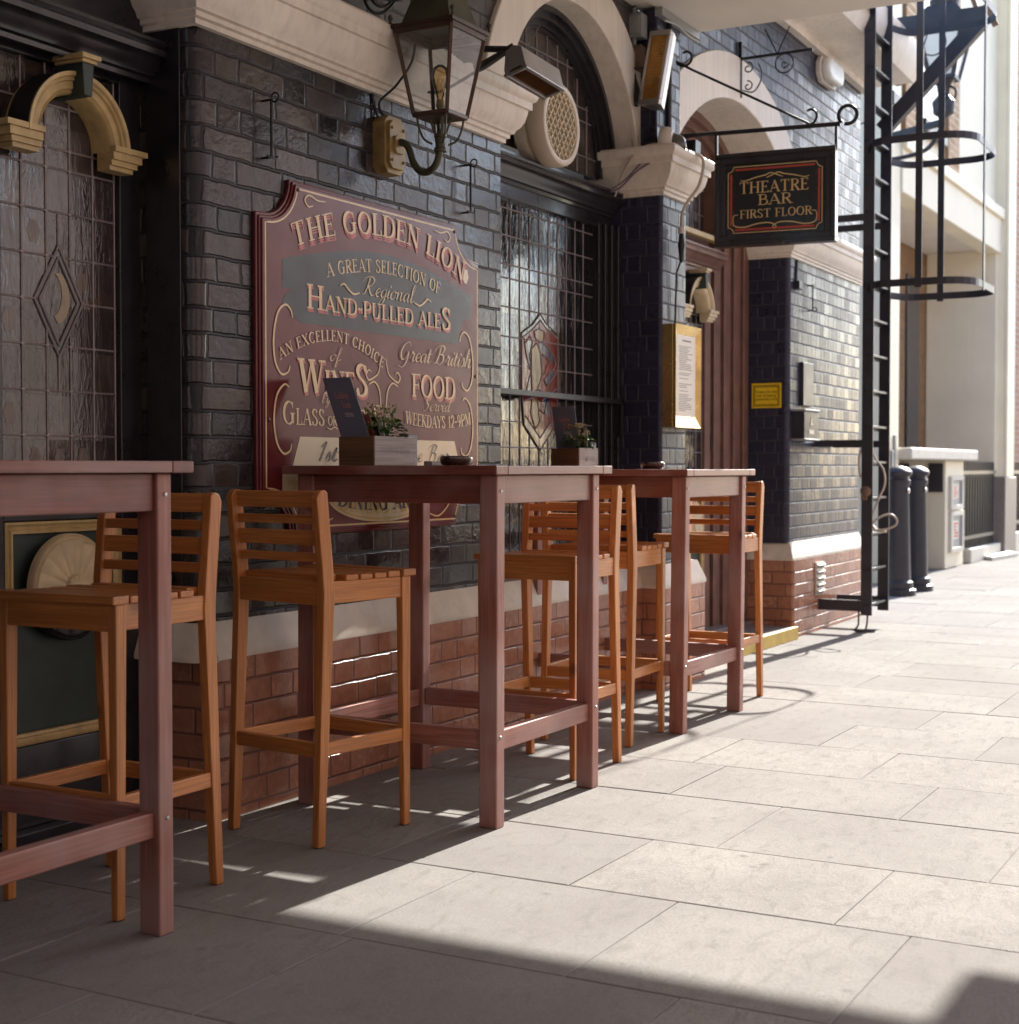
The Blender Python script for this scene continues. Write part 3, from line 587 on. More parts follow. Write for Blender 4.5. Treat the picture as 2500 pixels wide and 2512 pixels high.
# leaded window between the sign pier and the menu pier
WY = 3.085
m = MB(); fillets(m, 6.44, 6.60, WY, .59, 2.2, 1, 4, .045); m.box(5.25, 6.44, WY-.01, WY+.06, .57, .62); m.box(5.25, 6.6, WY-.005, WY+.06, 2.185, 2.36)
win = tag(m.build('window', M['blackwood'], PUB, bevel=.002), 'tall leaded window with a coloured crest behind a guard bar')
m = MB(); m.sweep([(5.249, WY-.005), (6.6, WY-.005)], [(o*.9, z+.055) for o, z in ENT]); m.build('window_entablature', M['blackwood'], win, smooth=True)
m = MB(); m.box(5.25, 6.44, WY+.022, WY+.03, .62, 2.187); m.build('glass_pane', M['glassB'], win)
GY = WY+.021
m = MB(); cols = [onY(x, 700, GY).x for x in (1227, 1251, 1275, 1299, 1322.6, 1345, 1367.6, 1388.6, 1410, 1430)]
rows_z = [onY(1345, y, GY).z for y in (542.6, 606, 673, 705, 772)] + [onY(1370, y, GY).z for y in (845, 910, 978, 1040, 1100)]
cr = lambda px, py: (lambda p: (p.x, p.z))(onY(1230+px/2.742, 750+py/2.742, GY))
for x in cols:
    inside = cr(133, 190)[0] < x < cr(375, 195)[0]
    if inside: came(m, (x, .62), (x, 1.19), GY); came(m, (x, 1.60), (x, 2.187), GY)
    else: came(m, (x, .62), (x, 2.187), GY)
for z in rows_z:
    if 1.14 < z < 1.58: came(m, (5.25, z), (cr(133, 0)[0], z), GY-.001); came(m, (cr(375, 0)[0], z), (6.44, z), GY-.001)
    else: came(m, (5.25, z), (6.44, z), GY-.001)
m.build('leading', M['lead'], win, smooth=True)
crest = MB(); yp = lambda u, v, k: (u, k, v)
def shard(pts, mi, d=0.0):
    crest.cur = mi; crest.prism([cr(*p) for p in pts], yp, GY-.0015-d, GY+.001)
top = [(258, 55), (300, 125), (375, 190), (375, 590), (365, 800), (258, 975), (150, 800), (135, 590), (133, 185), (210, 125)]
shard(top, 1, -.0001)
shard([(258, 85), (290, 150), (365, 215), (365, 330), (300, 230), (280, 150), (258, 120)], 1, .0004)
shard([(258, 60), (300, 125), (375, 190), (375, 220), (300, 155), (258, 95), (215, 150), (136, 215), (134, 187), (215, 125)], 5, .0006)
shard([(218, 170), (250, 155), (285, 175), (282, 235), (250, 245), (225, 215)], 2, .0007)
shard([(200, 290), (235, 250), (262, 330), (270, 470), (240, 560), (205, 600), (200, 450)], 2, .0007)
shard([(245, 235), (300, 270), (350, 340), (345, 400), (310, 345), (255, 305)], 3, .0008)
shard([(285, 500), (345, 420), (355, 470), (300, 540)], 3, .0008)
shard([(300, 300), (355, 260), (370, 300), (368, 580), (310, 590)], 1, .0002)
shard([(160, 250), (190, 200), (200, 260), (185, 340), (195, 430), (170, 400)], 4, .0006)
shard([(170, 480), (195, 470), (190, 560), (165, 590)], 4, .0006)
shard([(205, 600), (240, 640), (255, 780), (225, 830), (195, 720)], 2, .0007)
shard([(160, 740), (185, 780), (258, 890), (330, 780), (345, 800), (258, 935), (150, 800)], 4, .0006)
shard([(270, 640), (320, 600), (330, 760), (280, 720)], 3, .0006)
cob = crest.build('crest', [M['g_grey'], M['g_red'], M['g_amber'], M['g_blue'], M['g_grey'], M['g_black']], win)
m = MB()
def wire(pts):
    q = [cr(*p) for p in pts]
    m.tube([(a, GY-.003, b_) for a, b_ in q], .0028, 6, cap=False)
wire(top + top[:1]); wire([(258, 95), (215, 150), (136, 215)]); wire([(258, 95), (300, 155), (375, 220)])
for pl in ([(218, 170), (250, 155), (285, 175), (282, 235), (250, 245), (225, 215), (218, 170)], [(200, 290), (235, 250), (262, 330), (270, 470), (240, 560), (205, 600), (200, 450), (200, 290)], [(245, 235), (300, 270), (350, 340), (360, 400), (345, 430), (285, 500), (300, 540), (355, 470), (370, 430)], [(270, 330), (300, 345), (315, 380), (285, 460), (270, 470)], [(160, 250), (190, 200), (205, 250), (185, 340), (200, 440), (175, 520), (165, 590)], [(150, 215), (165, 330), (190, 430)], [(205, 600), (240, 640), (255, 780), (225, 830), (195, 720), (205, 600)], [(160, 740), (185, 780), (258, 890), (330, 780), (345, 800)], [(270, 640), (320, 600), (365, 560)], [(255, 700), (285, 730), (300, 650)], [(150, 640), (205, 620)], [(240, 560), (300, 590), (320, 600)]): wire(pl)
m.build('crest_leading', M['lead'], cob, smooth=True)
m = MB(); m.box(5.249, 6.57, 3.0, 3.025, 1.352, 1.378); m.bar((6.56, 3.01, 1.2), (6.56, 3.01, 1.38), .02, .02, (0, 1, 0)); m.bar((6.55, 3.01, 1.365), (6.55, WY, 1.365), .02, .02); m.build('guard_bar', M['iron'], win, bevel=.003)
# arched fanlight over it
m = MB(); m.prism([(BX+.62*math.cos(a), BZ+.62*math.sin(a)) for a in [math.pi*k/40 for k in range(41)]], yp, WY+.03, WY+.04)
fb = tag(m.build('fanlight', M['glassA'], PUB), 'arched leaded fanlight behind the round extractor')
m = MB(); A = [math.pi*k/48 for k in range(49)]
for ro, ri, y0 in ((.648, .62, WY-.04), (.62, .59, WY-.02), (.59, .565, WY+.005), (.565, .55, WY+.018)):
    m.grid([[(BX+ro*math.cos(a), y0+.08, BZ+ro*math.sin(a)), (BX+ro*math.cos(a), y0, BZ+ro*math.sin(a)), (BX+ri*math.cos(a), y0, BZ+ri*math.sin(a)), (BX+ri*math.cos(a), y0+.06, BZ+ri*math.sin(a))] for a in A])
m.build('arched_frame', M['blackwood'], fb, smooth=True)
m = MB()
for k in range(12):
    x = BX-.55+.1*k; came(m, (x, BZ), (x, BZ+math.sqrt(max(0, .55**2-(x-BX)**2))), WY+.028, .004)
for z in (2.5, 2.66, 2.72, 2.88):
    w = math.sqrt(max(0, .55**2-(z-BZ)**2)); came(m, (BX-w, z), (BX+w, z), WY+.027, .004)
m.build('leading', M['lead'], fb, smooth=True)
# air brick in the corner plinth
m = MB(); a = onY(2000, 1380, 2.945); b_ = onY(2019, 1455, 2.945)
m.box(a.x, b_.x, 2.935, 2.946, b_.z, a.z)
ab = tag(m.build('air_brick', M['stone_cap'], PUB), 'louvred air brick low in the corner plinth')
m = MB(); n = 5
for k in range(n):
    z = b_.z+(a.z-b_.z)*(k+.3)/n; m.obox(((a.x+b_.x)/2, 2.93, z+.012), ((b_.x-a.x)/2-.012, 0, 0), (0, .006, .004), (0, -.002, .003))
m.build('louvre', M['stone_cap'], ab)
m = MB()
for k in range(n):
    z = b_.z+(a.z-b_.z)*(k+.3)/n; m.box(a.x+.012, b_.x-.012, 2.9335, 2.9345, z-.010, z+.008)
m.build('air_slot', M['panel'], ab)

# ================================================================== OPPOSITE SIDE OF THE STREET (behind the photographer, seen in the glass and glaze)
OA = R(-15)
def turn(m):           # unseen facade angled to catch the sun and bounce fill onto the pub
    m.v = [((x)*math.cos(OA)-(y+4.5)*math.sin(OA), -3.3+(x)*math.sin(OA)+(y+4.5)*math.cos(OA), z) for x, y, z in m.v]; return m
OPP = fixed('opposite_building', 'pink rendered building on the far side of the lane with a dark base', 'building', (4, -4.4, 0))
m = MB(); m.box(-6, 34, -4.8, -4.5, .85, 6.2); ow = turn(m).build('wall', M['opp'], OPP)
m = MB(); m.box(-6, 34, -4.8, -4.47, 0, .848); turn(m).build('dark_base', M['oppdark'], OPP)
for k in range(7):
    x = -2+4.8*k
    m = MB(); m.box(x, x+1.1, -4.505, -4.485, 1.5, 3.1); w_ = turn(m).build('window', M['darkglass'], OPP)
    m = MB()
    for q in ((x-.08, x, 1.45, 3.18), (x+1.1, x+1.18, 1.45, 3.18), (x, x+1.1, 3.1, 3.18), (x, x+1.1, 1.45, 1.5)): m.box(q[0], q[1], -4.51, -4.45, q[2], q[3])
    turn(m).build('window_frame', M['blackwood'], w_)
END = fixed('lane_end_light_block', 'unseen dark brick block added behind the photographer to cut light from the lane', 'building', (-6, 0, 0))  # added out of view to keep left-facing sides dark
m = MB(); m.box(-6.6, -6.0, -4.4, 3.3, 0, 7.0); m.build('wall', M['upper'], END)
m = MB(); m.box(-6.01, -5.98, -1.0, .4, 0, 2.3); m.build('door', M['blackwood'], END)

# ================================================================== LETTERING: a small stroke alphabet drawn with a broad pen
def EL(cx, cy, rx, ry, a0, a1, n=22): return ('c', [(cx+rx*math.cos(R(a0+(a1-a0)*k/n)), cy+ry*math.sin(R(a0+(a1-a0)*k/n))) for k in range(n+1)])
def SM(*p): return ('s', p)
def LN(*p): return ('l', p)
def TH(*p): return ('t', p)      # forced thin
V = lambda x, a=0, b=1: ('v', ((x, a), (x, b)))
GL = {
'A': (.74, [TH((.06, 0), (.37, 1)), LN((.36, 1), (.68, 0)), TH((.17, .34), (.57, .34))], [(.06, 0), (.68, 0)]),
'B': (.64, [V(.14), SM((.14, .98), (.36, .98), (.50, .88), (.50, .65), (.36, .54), (.14, .53)), SM((.14, .53), (.40, .53), (.57, .42), (.57, .14), (.40, .02), (.14, .02))], [(.12, 0), (.12, 1)]),
'C': (.70, [EL(.38, .5, .31, .48, 48, 318), TH((.60, .97), (.60, .70))], []),
'D': (.74, [V(.14), SM((.14, .98), (.36, .98), (.58, .84), (.66, .5), (.58, .16), (.36, .02), (.14, .02))], [(.12, 0), (.12, 1)]),
'E': (.60, [V(.14), TH((.14, .98), (.54, .98)), TH((.14, .52), (.42, .52)), TH((.14, .02), (.56, .02)), TH((.53, 1), (.53, .82)), TH((.42, .62), (.42, .42)), TH((.55, 0), (.55, .20))], [(.12, 0), (.12, 1)]),
'F': (.56, [V(.14), TH((.14, .98), (.54, .98)), TH((.14, .52), (.42, .52)), TH((.53, 1), (.53, .80)), TH((.42, .62), (.42, .42))], [(.14, 0), (.12, 1)]),
'G': (.76, [EL(.38, .5, .31, .48, 48, 300), TH((.60, .97), (.60, .72)), V(.60, .05, .45)], [(.60, .45)]),
'H': (.80, [V(.15), V(.65), TH((.15, .52), (.65, .52))], [(.15, 0), (.15, 1), (.65, 0), (.65, 1)]),
'I': (.30, [V(.15)], [(.15, 0), (.15, 1)]),
'K': (.70, [V(.14), TH((.14, .40), (.56, 1)), LN((.27, .56), (.62, 0))], [(.14, 0), (.14, 1), (.56, 1), (.62, 0)]),
'L': (.56, [V(.14), TH((.14, .02), (.53, .02)), TH((.52, 0), (.52, .24))], [(.14, 0), (.14, 1)]),
'M': (.92, [TH((.14, 0), (.14, 1)), LN((.14, 1), (.46, .05)), TH((.46, .05), (.78, 1)), V(.78)], [(.14, 0), (.78, 0), (.12, 1), (.80, 1)]),
'N': (.80, [TH((.14, 0), (.14, 1)), LN((.14, 1), (.66, 0)), TH((.66, 0), (.66, 1))], [(.14, 0), (.12, 1), (.66, 1)]),
'O': (.76, [EL(.38, .5, .31, .48, 0, 360, 36)], []),
'P': (.60, [V(.14), SM((.14, .98), (.38, .98), (.54, .86), (.54, .62), (.38, .48), (.14, .47))], [(.14, 0), (.12, 1)]),
'R': (.68, [V(.14), SM((.14, .98), (.36, .98), (.52, .87), (.52, .64), (.36, .52), (.14, .51)), LN((.32, .52), (.62, 0))], [(.14, 0), (.12, 1), (.63, 0)]),
'S': (.56, [SM((.46, .80), (.40, .94), (.28, .99), (.14, .92), (.09, .77), (.18, .61), (.36, .46), (.48, .28), (.44, .09), (.29, .01), (.15, .05), (.08, .22)), TH((.46, .98), (.46, .76)), TH((.08, .26), (.08, .02))], []),
'T': (.68, [V(.34), TH((.04, .98), (.64, .98)), TH((.05, 1), (.05, .80)), TH((.63, 1), (.63, .80))], [(.34, 0)]),
'U': (.74, [('s', ((.14, 1), (.14, .3), (.22, .06), (.36, .01), (.52, .08), (.58, .3))), TH((.58, .3), (.58, 1))], [(.14, 1), (.58, 1)]),
'V': (.72, [LN((.05, 1), (.36, 0)), TH((.36, 0), (.66, 1))], [(.05, 1), (.66, 1)]),
'W': (1.0, [LN((.05, 1), (.27, 0)), TH((.27, 0), (.5, 1)), LN((.48, 1), (.72, 0)), TH((.72, 0), (.94, 1))], [(.05, 1), (.5, 1), (.94, 1)]),
'X': (.72, [LN((.08, 1), (.62, 0)), TH((.10, 0), (.60, 1))], [(.08, 1), (.62, 0), (.10, 0), (.60, 1)]),
'Y': (.70, [LN((.05, 1), (.35, .46)), TH((.35, .46), (.63, 1)), V(.35, 0, .46)], [(.05, 1), (.63, 1), (.35, 0)]),
'1': (.42, [V(.22), TH((.06, .8), (.22, 1))], [(.22, 0)]),
'2': (.56, [SM((.08, .76), (.15, .94), (.29, 1), (.45, .9), (.46, .7), (.32, .4), (.07, .02)), TH((.06, .02), (.50, .02))], []),
'9': (.56, [EL(.27, .69, .19, .3, 0, 360), SM((.46, .69), (.45, .35), (.22, 0))], []),
'-': (.36, [SM((.03, .38), (.12, .48), (.22, .40), (.32, .50))], []), '&': (.6, [SM((.5, .4), (.3, 0), (.1, .2), (.36, .7), (.25, 1), (.14, .8), (.5, 0))], []),
' ': (.32, [], []), '.': (.2, [LN((.06, .02), (.12, .02))], []),
'o': (.54, [EL(.27, .31, .21, .3, 0, 360)], []), 'l': (.28, [V(.14)], [(.14, 0)]), 'i': (.28, [V(.14, 0, .6), LN((.10, .85), (.18, .85))], [(.14, 0)]),
'd': (.58, [EL(.25, .31, .2, .3, 30, 330), V(.44)], []), 'e': (.50, [EL(.26, .31, .2, .3, 0, 310), TH((.08, .33), (.45, .33))], []), 'n': (.58, [V(.13, 0, .62), SM((.13, .42), (.28, .62), (.42, .52), (.43, .0))], [(.13, 0), (.43, 0)]),
}
SCRIPT = {
'R': (.80, [SM((.32, .95), (.26, .45), (.14, .04), (-.06, .06)), SM((-.06, .66), (.06, .92), (.42, 1.02), (.62, .82), (.46, .54), (.22, .5)), SM((.30, .50), (.50, .12), (.66, 0), (.82, .12))], []),
'G': (.72, [SM((.62, .78), (.52, .98), (.24, .84), (.10, .42), (.22, .06), (.44, .12), (.58, .48)), SM((.58, .48), (.54, -.05), (.34, -.36), (.04, -.28))], []),
'B': (.78, [SM((.30, .95), (.24, .45), (.12, .04), (-.06, .06)), SM((-.06, .66), (.06, .92), (.40, 1.02), (.56, .84), (.44, .58), (.26, .54)), SM((.26, .54), (.54, .50), (.60, .20), (.40, 0), (.18, .08))], []),
'S': (.60, [SM((.52, .82), (.42, 1.0), (.22, .86), (.26, .62), (.42, .40), (.36, .08), (.12, 0), (-.02, .18))], []),
'e': (.36, [SM((0, .18), (.24, .24), (.32, .38), (.20, .46), (.07, .28), (.11, .06), (.23, 0), (.40, .13))], []),
'g': (.40, [SM((.34, .38), (.21, .46), (.06, .30), (.08, .06), (.20, .02), (.33, .30), (.35, .44), (.30, -.10), (.17, -.40), (.02, -.34), (.10, -.14), (.44, .12))], []),
'i': (.24, [SM((0, .13), (.12, .45), (.09, .10), (.15, 0), (.28, .13)), LN((.15, .66), (.19, .70))], []),
'o': (.38, [SM((.20, .46), (.05, .30), (.07, .05), (.20, 0), (.33, .18), (.31, .40), (.20, .46), (.42, .38))], []),
'n': (.50, [SM((.02, .34), (.11, .45), (.08, 0)), SM((.09, .18), (.24, .44), (.34, .42), (.32, .08), (.39, 0), (.52, .13))], []),
'a': (.46, [SM((.34, .40), (.19, .46), (.05, .28), (.08, .03), (.20, .04), (.34, .42)), SM((.35, .45), (.32, .08), (.38, 0), (.50, .13))], []),
'l': (.26, [SM((0, .13), (.20, .62), (.24, .98), (.14, .96), (.09, .50), (.10, .06), (.18, 0), (.30, .13))], []),
'r': (.36, [SM((0, .13), (.11, .50), (.17, .42), (.27, .43)), SM((.26, .43), (.22, .10), (.28, 0), (.40, .13))], []),
't': (.28, [SM((0, .13), (.13, .74), (.10, .10), (.17, 0), (.30, .13)), TH((.02, .47), (.28, .49))], []),
's': (.32, [SM((0, .10), (.17, .50), (.25, .20), (.16, 0), (.04, .05)), TH((.17, .01), (.34, .13))], []),
'h': (.50, [SM((0, .13), (.18, .62), (.24, .98), (.14, .96), (.09, .45), (.07, 0)), SM((.08, .18), (.24, .44), (.34, .42), (.32, .08), (.39, 0), (.52, .13))], []),
'f': (.30, [SM((0, .13), (.20, .62), (.26, .98), (.16, .94), (.09, .30), (.02, -.40), (.12, -.32), (.14, .02), (.34, .13))], []),
'v': (.40, [SM((.02, .36), (.09, .45), (.11, .06), (.18, 0), (.32, .28), (.30, .45), (.42, .38))], []),
'd': (.46, [SM((.34, .38), (.19, .46), (.05, .28), (.08, .03), (.20, .04), (.34, .40)), SM((.42, 1.0), (.33, .40), (.32, .06), (.38, 0), (.50, .13))], []),
'b': (.40, [SM((0, .13), (.18, .62), (.22, .98), (.13, .94), (.08, .4), (.10, .04), (.22, .0), (.32, .22), (.26, .44), (.12, .36))], []),
'y': (.42, [SM((.02, .40), (.07, .44), (.08, .10), (.18, .02), (.31, .36)), SM((.35, .46), (.26, -.16), (.12, -.42), (.0, -.34), (.10, -.12), (.42, .13))], []),
'm': (.70, [SM((.02, .34), (.11, .45), (.08, 0)), SM((.09, .18), (.22, .44), (.30, .40), (.27, 0)), SM((.28, .18), (.42, .44), (.52, .42), (.50, .08), (.57, 0), (.70, .13))], []),
'1': (.36, [SM((.02, .74), (.16, .88), (.26, 1.0), (.16, .4), (.08, 0))], []), ' ': (.26, [], []),
}
class Pen:
    """draws strokes onto a plane; P(u, v, depth) gives the 3-D point"""
    def __init__(s, mb, P, d0=0.0, step=0.00002): s.mb = mb; s.P = P; s.d = d0; s.step = step
    def ribbon(s, pts, wf):
        n = len(pts)
        if n < 2: return
        Lp, Rp = [], []
        for i in range(n):
            a = pts[max(i-1, 0)]; b_ = pts[min(i+1, n-1)]; dx, dy = b_[0]-a[0], b_[1]-a[1]; L = math.hypot(dx, dy) or 1e-9
            w = wf(dx/L, dy/L, i/(n-1))/2; nx, ny = -dy/L*w, dx/L*w
            Lp.append((pts[i][0]+nx, pts[i][1]+ny)); Rp.append((pts[i][0]-nx, pts[i][1]-ny))
        s.mb.grid([[s.P(*Lp[i], s.d), s.P(*Rp[i], s.d)] for i in range(n)]); s.d += s.step
    def glyph(s, g, tf, h, thick, thin, serif=.10, script=False):
        nib = R(38 if script else 12); q = 1.6 if script else 1.35
        auto = lambda dx, dy, t: (thin + (thick-thin)*abs(dx*math.sin(nib)+dy*math.cos(nib))**q if not script else thin+(thick-thin)*max(0.0, -(dy*math.cos(R(20))-dx*math.sin(R(20))))**1.3*1.0)*h
        for kind, pts in g[1]:
            if kind == 's': pp = [(p.x, p.y) for p in catmull([(a, b_, 0) for a, b_ in pts], 7)]; f = auto
            elif kind == 'c': pp = pts; f = auto
            elif kind == 't': pp = pts; f = (lambda dx, dy, t: thin*h)
            else:
                pp = pts; f = (lambda dx, dy, t: thick*h)
            s.ribbon([tf(*p) for p in pp], f)
        for x, y in g[2]:
            yy = y + (thin/2 if y < .5 else -thin/2)
            s.ribbon([tf(x-serif-thick*.35, yy), tf(x+serif+thick*.35, yy)], lambda dx, dy, t: thin*h)
    def text(s, txt, x0, x1, base, h, thick=.15, thin=.045, font=GL, slant=0.0, hf=None, gap=.06, serif=.09):
        """base: number or function x -> height; fits txt between x0 and x1"""
        bf = base if callable(base) else (lambda x: base); hf = hf or (lambda i, n: 1.0)
        n = len(txt); tot = sum((font[c][0]+gap)*hf(i, n) for i, c in enumerate(txt))-gap
        sx = (x1-x0)/tot; cur = x0
        for i, c in enumerate(txt):
            g = font[c]; k = hf(i, n); wd = g[0]*sx*k; xm = cur+wd/2; e = .004
            ang = math.atan2(bf(xm+e)-bf(xm-e), 2*e); ca, sa = math.cos(ang), math.sin(ang); hh = h*k
            def tf(gx, gy, xm=xm, k=k, hh=hh, ca=ca, sa=sa, w=g[0]):
                lx = (gx-w/2)*sx*k + slant*gy*hh; ly = gy*hh
                return (xm+lx*ca-ly*sa, bf(xm)+lx*sa+ly*ca)
            s.glyph(g, tf, hh*min(1.15, max(.6, sx/h)), thick, thin, serif, font is SCRIPT)
            cur += (g[0]+gap)*sx*k
    def curve(s, pts, w, n=8):
        pp = [(p.x, p.y) for p in catmull([(a, b_, 0) for a, b_ in pts], n)]
        s.ribbon(pp, lambda dx, dy, t: w*(.45+.55*math.sin(math.pi*min(1, max(0, t)))**.7))
    def line(s, pts, w): s.ribbon(pts, lambda dx, dy, t: w)
def quad(p0, p1, p2):
    (x0, y0), (x1, y1), (x2, y2) = p0, p1, p2
    return lambda x: y0*(x-x1)*(x-x2)/((x0-x1)*(x0-x2)) + y1*(x-x0)*(x-x2)/((x1-x0)*(x1-x2)) + y2*(x-x0)*(x-x1)/((x2-x0)*(x2-x1))

# ================================================================== THE BIG PAINTED SIGN
SX, SY = 4.366, 2.907
sign = fixed('pub_sign', 'large maroon painted sign board with gilt lettering on the black brick pier', 'sign', (SX, 2.934, .83))
def sym(half): return half + [(2*SX-x, z) for x, z in half[::-1]]
def outline(o):
    hl = []
    cxl, cz, r0 = 3.735, 1.965, .135+o        # scooped top shoulder
    hl += [(3.686+o, .955+o*.3)]
    hl += [(3.686+o, 1.825-o*.6)] if False else []
    top = [(3.730+(.125+o)*math.cos(a)+o*.0, 1.965+(.125+o)*math.sin(a)) for a in [R(-88)+R(86)*k/12 for k in range(13)]]
    bot = [(3.730+(.125+o)*math.cos(a), .830-(.0)+(.125+o)*math.sin(a)) for a in [R(2)+R(86)*k/12 for k in range(13)]]
    L = [(x, z) for x, z in bot]                       # from bottom edge up to the side
    side = [(3.686+o, .830+.128+o), (3.686+o, 1.965-.128-o)]
    left = [(max(x, 3.686+o), max(z, .830+o)) for x, z in bot] + side + [(max(x, 3.686+o), min(z, 1.965-o)) for x, z in top]
    return sym(left)
m = MB(); m.prism(outline(0), yp, SY+.012, 2.934); m.prism(outline(.010), yp, SY+.006, SY+.013); m.prism(outline(.018), yp, SY, SY+.007)
board = m.build('board', M['maroon'], sign, bevel=.003)
SP = lambda u, v, d: (u, SY-.0006-d, v)
def letter_part(name, mat, d0):
    mb = MB(); return mb, Pen(mb, SP, d0)
mb, p = letter_part('border_line', 'gilt', 0); o_ = outline(.031); p.line(o_+o_[:1], .006)
mb.build('border_line', M['gilt'], board)
m = MB(); dz = lambda x: 1.787-.35*(x-4.366)**2*.62
pl = [(3.801, 1.615), (3.801, 1.704)] + [(3.801+k*(4.963-3.801)/24, 1.704+.083*math.sin(math.pi*k/24)) for k in range(1, 24)] + [(4.963, 1.704), (4.963, 1.615)]
pl += [(4.963-.075*math.sin(R(90)*k/8), 1.615-.05*(1-math.cos(R(90)*k/8))) for k in range(1, 9)] + [(4.875, 1.513), (3.889, 1.513)] + [(3.876-.075*math.cos(R(90)*k/8)+0, 1.565+.05*math.sin(R(90)*k/8)) for k in range(0, 8)]
m.prism(pl, yp, SY-.0006, SY-.0001); m.build('green_plaque', M['slate'], board)
tb = quad((3.885, 1.756), (4.366, 1.848), (4.885, 1.758))
def shadowed(txt, *a, off=(.006, -.015), **k):
    mb, p = letter_part('s', None, .0008); mb2 = mb
    q = Pen(mb, lambda u, v, d: SP(u+off[0], v+off[1], d), .0008); q.text(txt, *a, **k)
    q = Pen(mb, lambda u, v, d: SP(u+off[0]*.5, v+off[1]*.5, d), .0014); q.text(txt, *a, **k)
    mb.build('lettering_shadow', M['redline'], board)
    mb, p = letter_part('l', None, .0022); p.text(txt, *a, **k); mb.build('lettering', M['gilt'], board)
shadowed('THE GOLDEN LION', 3.862, 4.905, tb, .073, .17, .05)
shadowed('HAND-PULLED ALES', 3.925, 4.815, 1.562, .052, .16, .05, hf=lambda i, n: 1.5 if i in (0, n-1) else 1.0, off=(.005, -.010))
mb, p = letter_part('l', None, .001); p.text('A GREAT SELECTION OF', 4.040, 4.735, quad((4.04, 1.672), (4.37, 1.722), (4.735, 1.685)), .043, .14, .045)
p.text('Regional', 4.235, 4.555, 1.638, .062, .10, .02, SCRIPT, .35, gap=.0)
for s in (-1, 1):
    X_ = lambda t: 4.392+s*t
    p.curve([(X_(.17), 1.640), (X_(.205), 1.632), (X_(.235), 1.644), (X_(.26), 1.660), (X_(.285), 1.652)], .007)
p.text('AN EXCELLENT CHOICE', 3.785, 4.358, quad((3.795, 1.392), (4.09, 1.466), (4.35, 1.398)), .035, .14, .045)
p.text('of', 4.045, 4.105, 1.402, .045, .10, .02, SCRIPT, .35)
p.text('by the', 4.0, 4.13, 1.262, .035, .10, .02, SCRIPT, .35); p.text('OR', 4.035, 4.085, 1.190, .030, .13, .04); p.curve([(4.03, 1.182), (4.05, 1.177), (4.07, 1.184), (4.09, 1.178)], .004)
p.text('Great British', 4.455, 4.955, 1.430, .068, .10, .02, SCRIPT, .38, gap=-.01)
p.text('Served', 4.615, 4.80, 1.258, .048, .10, .02, SCRIPT, .35, gap=-.01)
p.text('WEEKDAYS 12-9PM', 4.500, 4.955, quad((4.5, 1.208), (4.70, 1.196), (4.955, 1.216)), .044, .13, .045)
mb.build('lettering', M['gilt'], board)
shadowed('WINES', 3.885, 4.270, 1.293, .085, .16, .05, hf=lambda i, n: 1.25 if i in (0, n-1) else .9, off=(.006, -.010))
shadowed('FOOD', 4.547, 4.848, 1.306, .080, .15, .045, off=(.006, -.012))
mb, p = letter_part('l', None, .001); p.text('GLASS', 3.800, 4.020, 1.188, .052, .15, .045, hf=lambda i, n: 1.4 if i == 0 else 1.0); p.text('BOTTLE', 4.098, 4.345, 1.190, .056, .15, .045, hf=lambda i, n: 1.35 if i in (0, n-1) else 1.0)
for s in (-1, 1):                                     # scrolls
    X_ = lambda t: SX+s*t
    p.curve([(X_(.515), 1.524), (X_(.525), 1.548), (X_(.552), 1.562), (X_(.590), 1.535), (X_(.612), 1.46), (X_(.606), 1.385), (X_(.575), 1.345), (X_(.54), 1.352), (X_(.53), 1.372)], .008)
    p.curve([(X_(.535), 1.305), (X_(.56), 1.312), (X_(.598), 1.275), (X_(.612), 1.20), (X_(.598), 1.13), (X_(.565), 1.096), (X_(.532), 1.104), (X_(.523), 1.126)], .008)
    p.curve([(X_(.405), 1.892), (X_(.43), 1.886), (X_(.448), 1.905), (X_(.425), 1.922), (X_(.38), 1.912), (X_(.335), 1.915)], .006)
    p.curve([(X_(.015), 1.43), (X_(.03), 1.38), (X_(.055), 1.362), (X_(.09), 1.350), (X_(.105), 1.368), (X_(.09), 1.384), (X_(.075), 1.378)], .006)
    p.curve([(X_(.015), 1.25), (X_(.025), 1.315), (X_(.055), 1.345), (X_(.09), 1.335)], .006)
    p.curve([(X_(.30), .885), (X_(.36), .875), (X_(.42), .905), (X_(.44), .935), (X_(.41), .94)], .007)
mb.build('scrollwork', M['gilt'], board)
mb, p = letter_part('e', None, .001); mb.prism([(4.905, 1.765), (4.912, 1.800), (4.920, 1.822), (4.926, 1.796), (4.940, 1.800), (4.948, 1.770), (4.934, 1.745), (4.915, 1.748)], lambda u, v, d: SP(u, v, d), .0004, .001); mb.build('emblem', M['creamsign'], board)
# cream cartouches at the foot of the board
m = MB()
m.prism([(3.845, 1.045), (3.868, 1.10), (3.888, 1.15), (4.844, 1.15), (4.864, 1.10), (4.887, 1.045), (4.935, 1.032), (4.935, .972), (3.797, .972), (3.797, 1.032)], yp, SY-.0014, SY-.0002)
m.prism([(SX+.335*math.cos(a), .965+.100*math.sin(a)) for a in [2*math.pi*k/48 for k in range(48)]], yp, SY-.0022, SY-.0002)
m.build('cream_cartouche', M['creamsign'], board)
mb = MB(); q = Pen(mb, SP, .003); q.text('1st Floor', 3.985, 4.33, 1.072, .062, .10, .02, SCRIPT | {'F': (.62, [SM((.30, .95), (.24, .45), (.12, .04), (-.06, .06)), TH((.1, .96), (.62, .98)), TH((.2, .52), (.44, .54))], [])}, .35); q.text('the Bar', 4.50, 4.80, 1.072, .062, .10, .02, SCRIPT, .35)
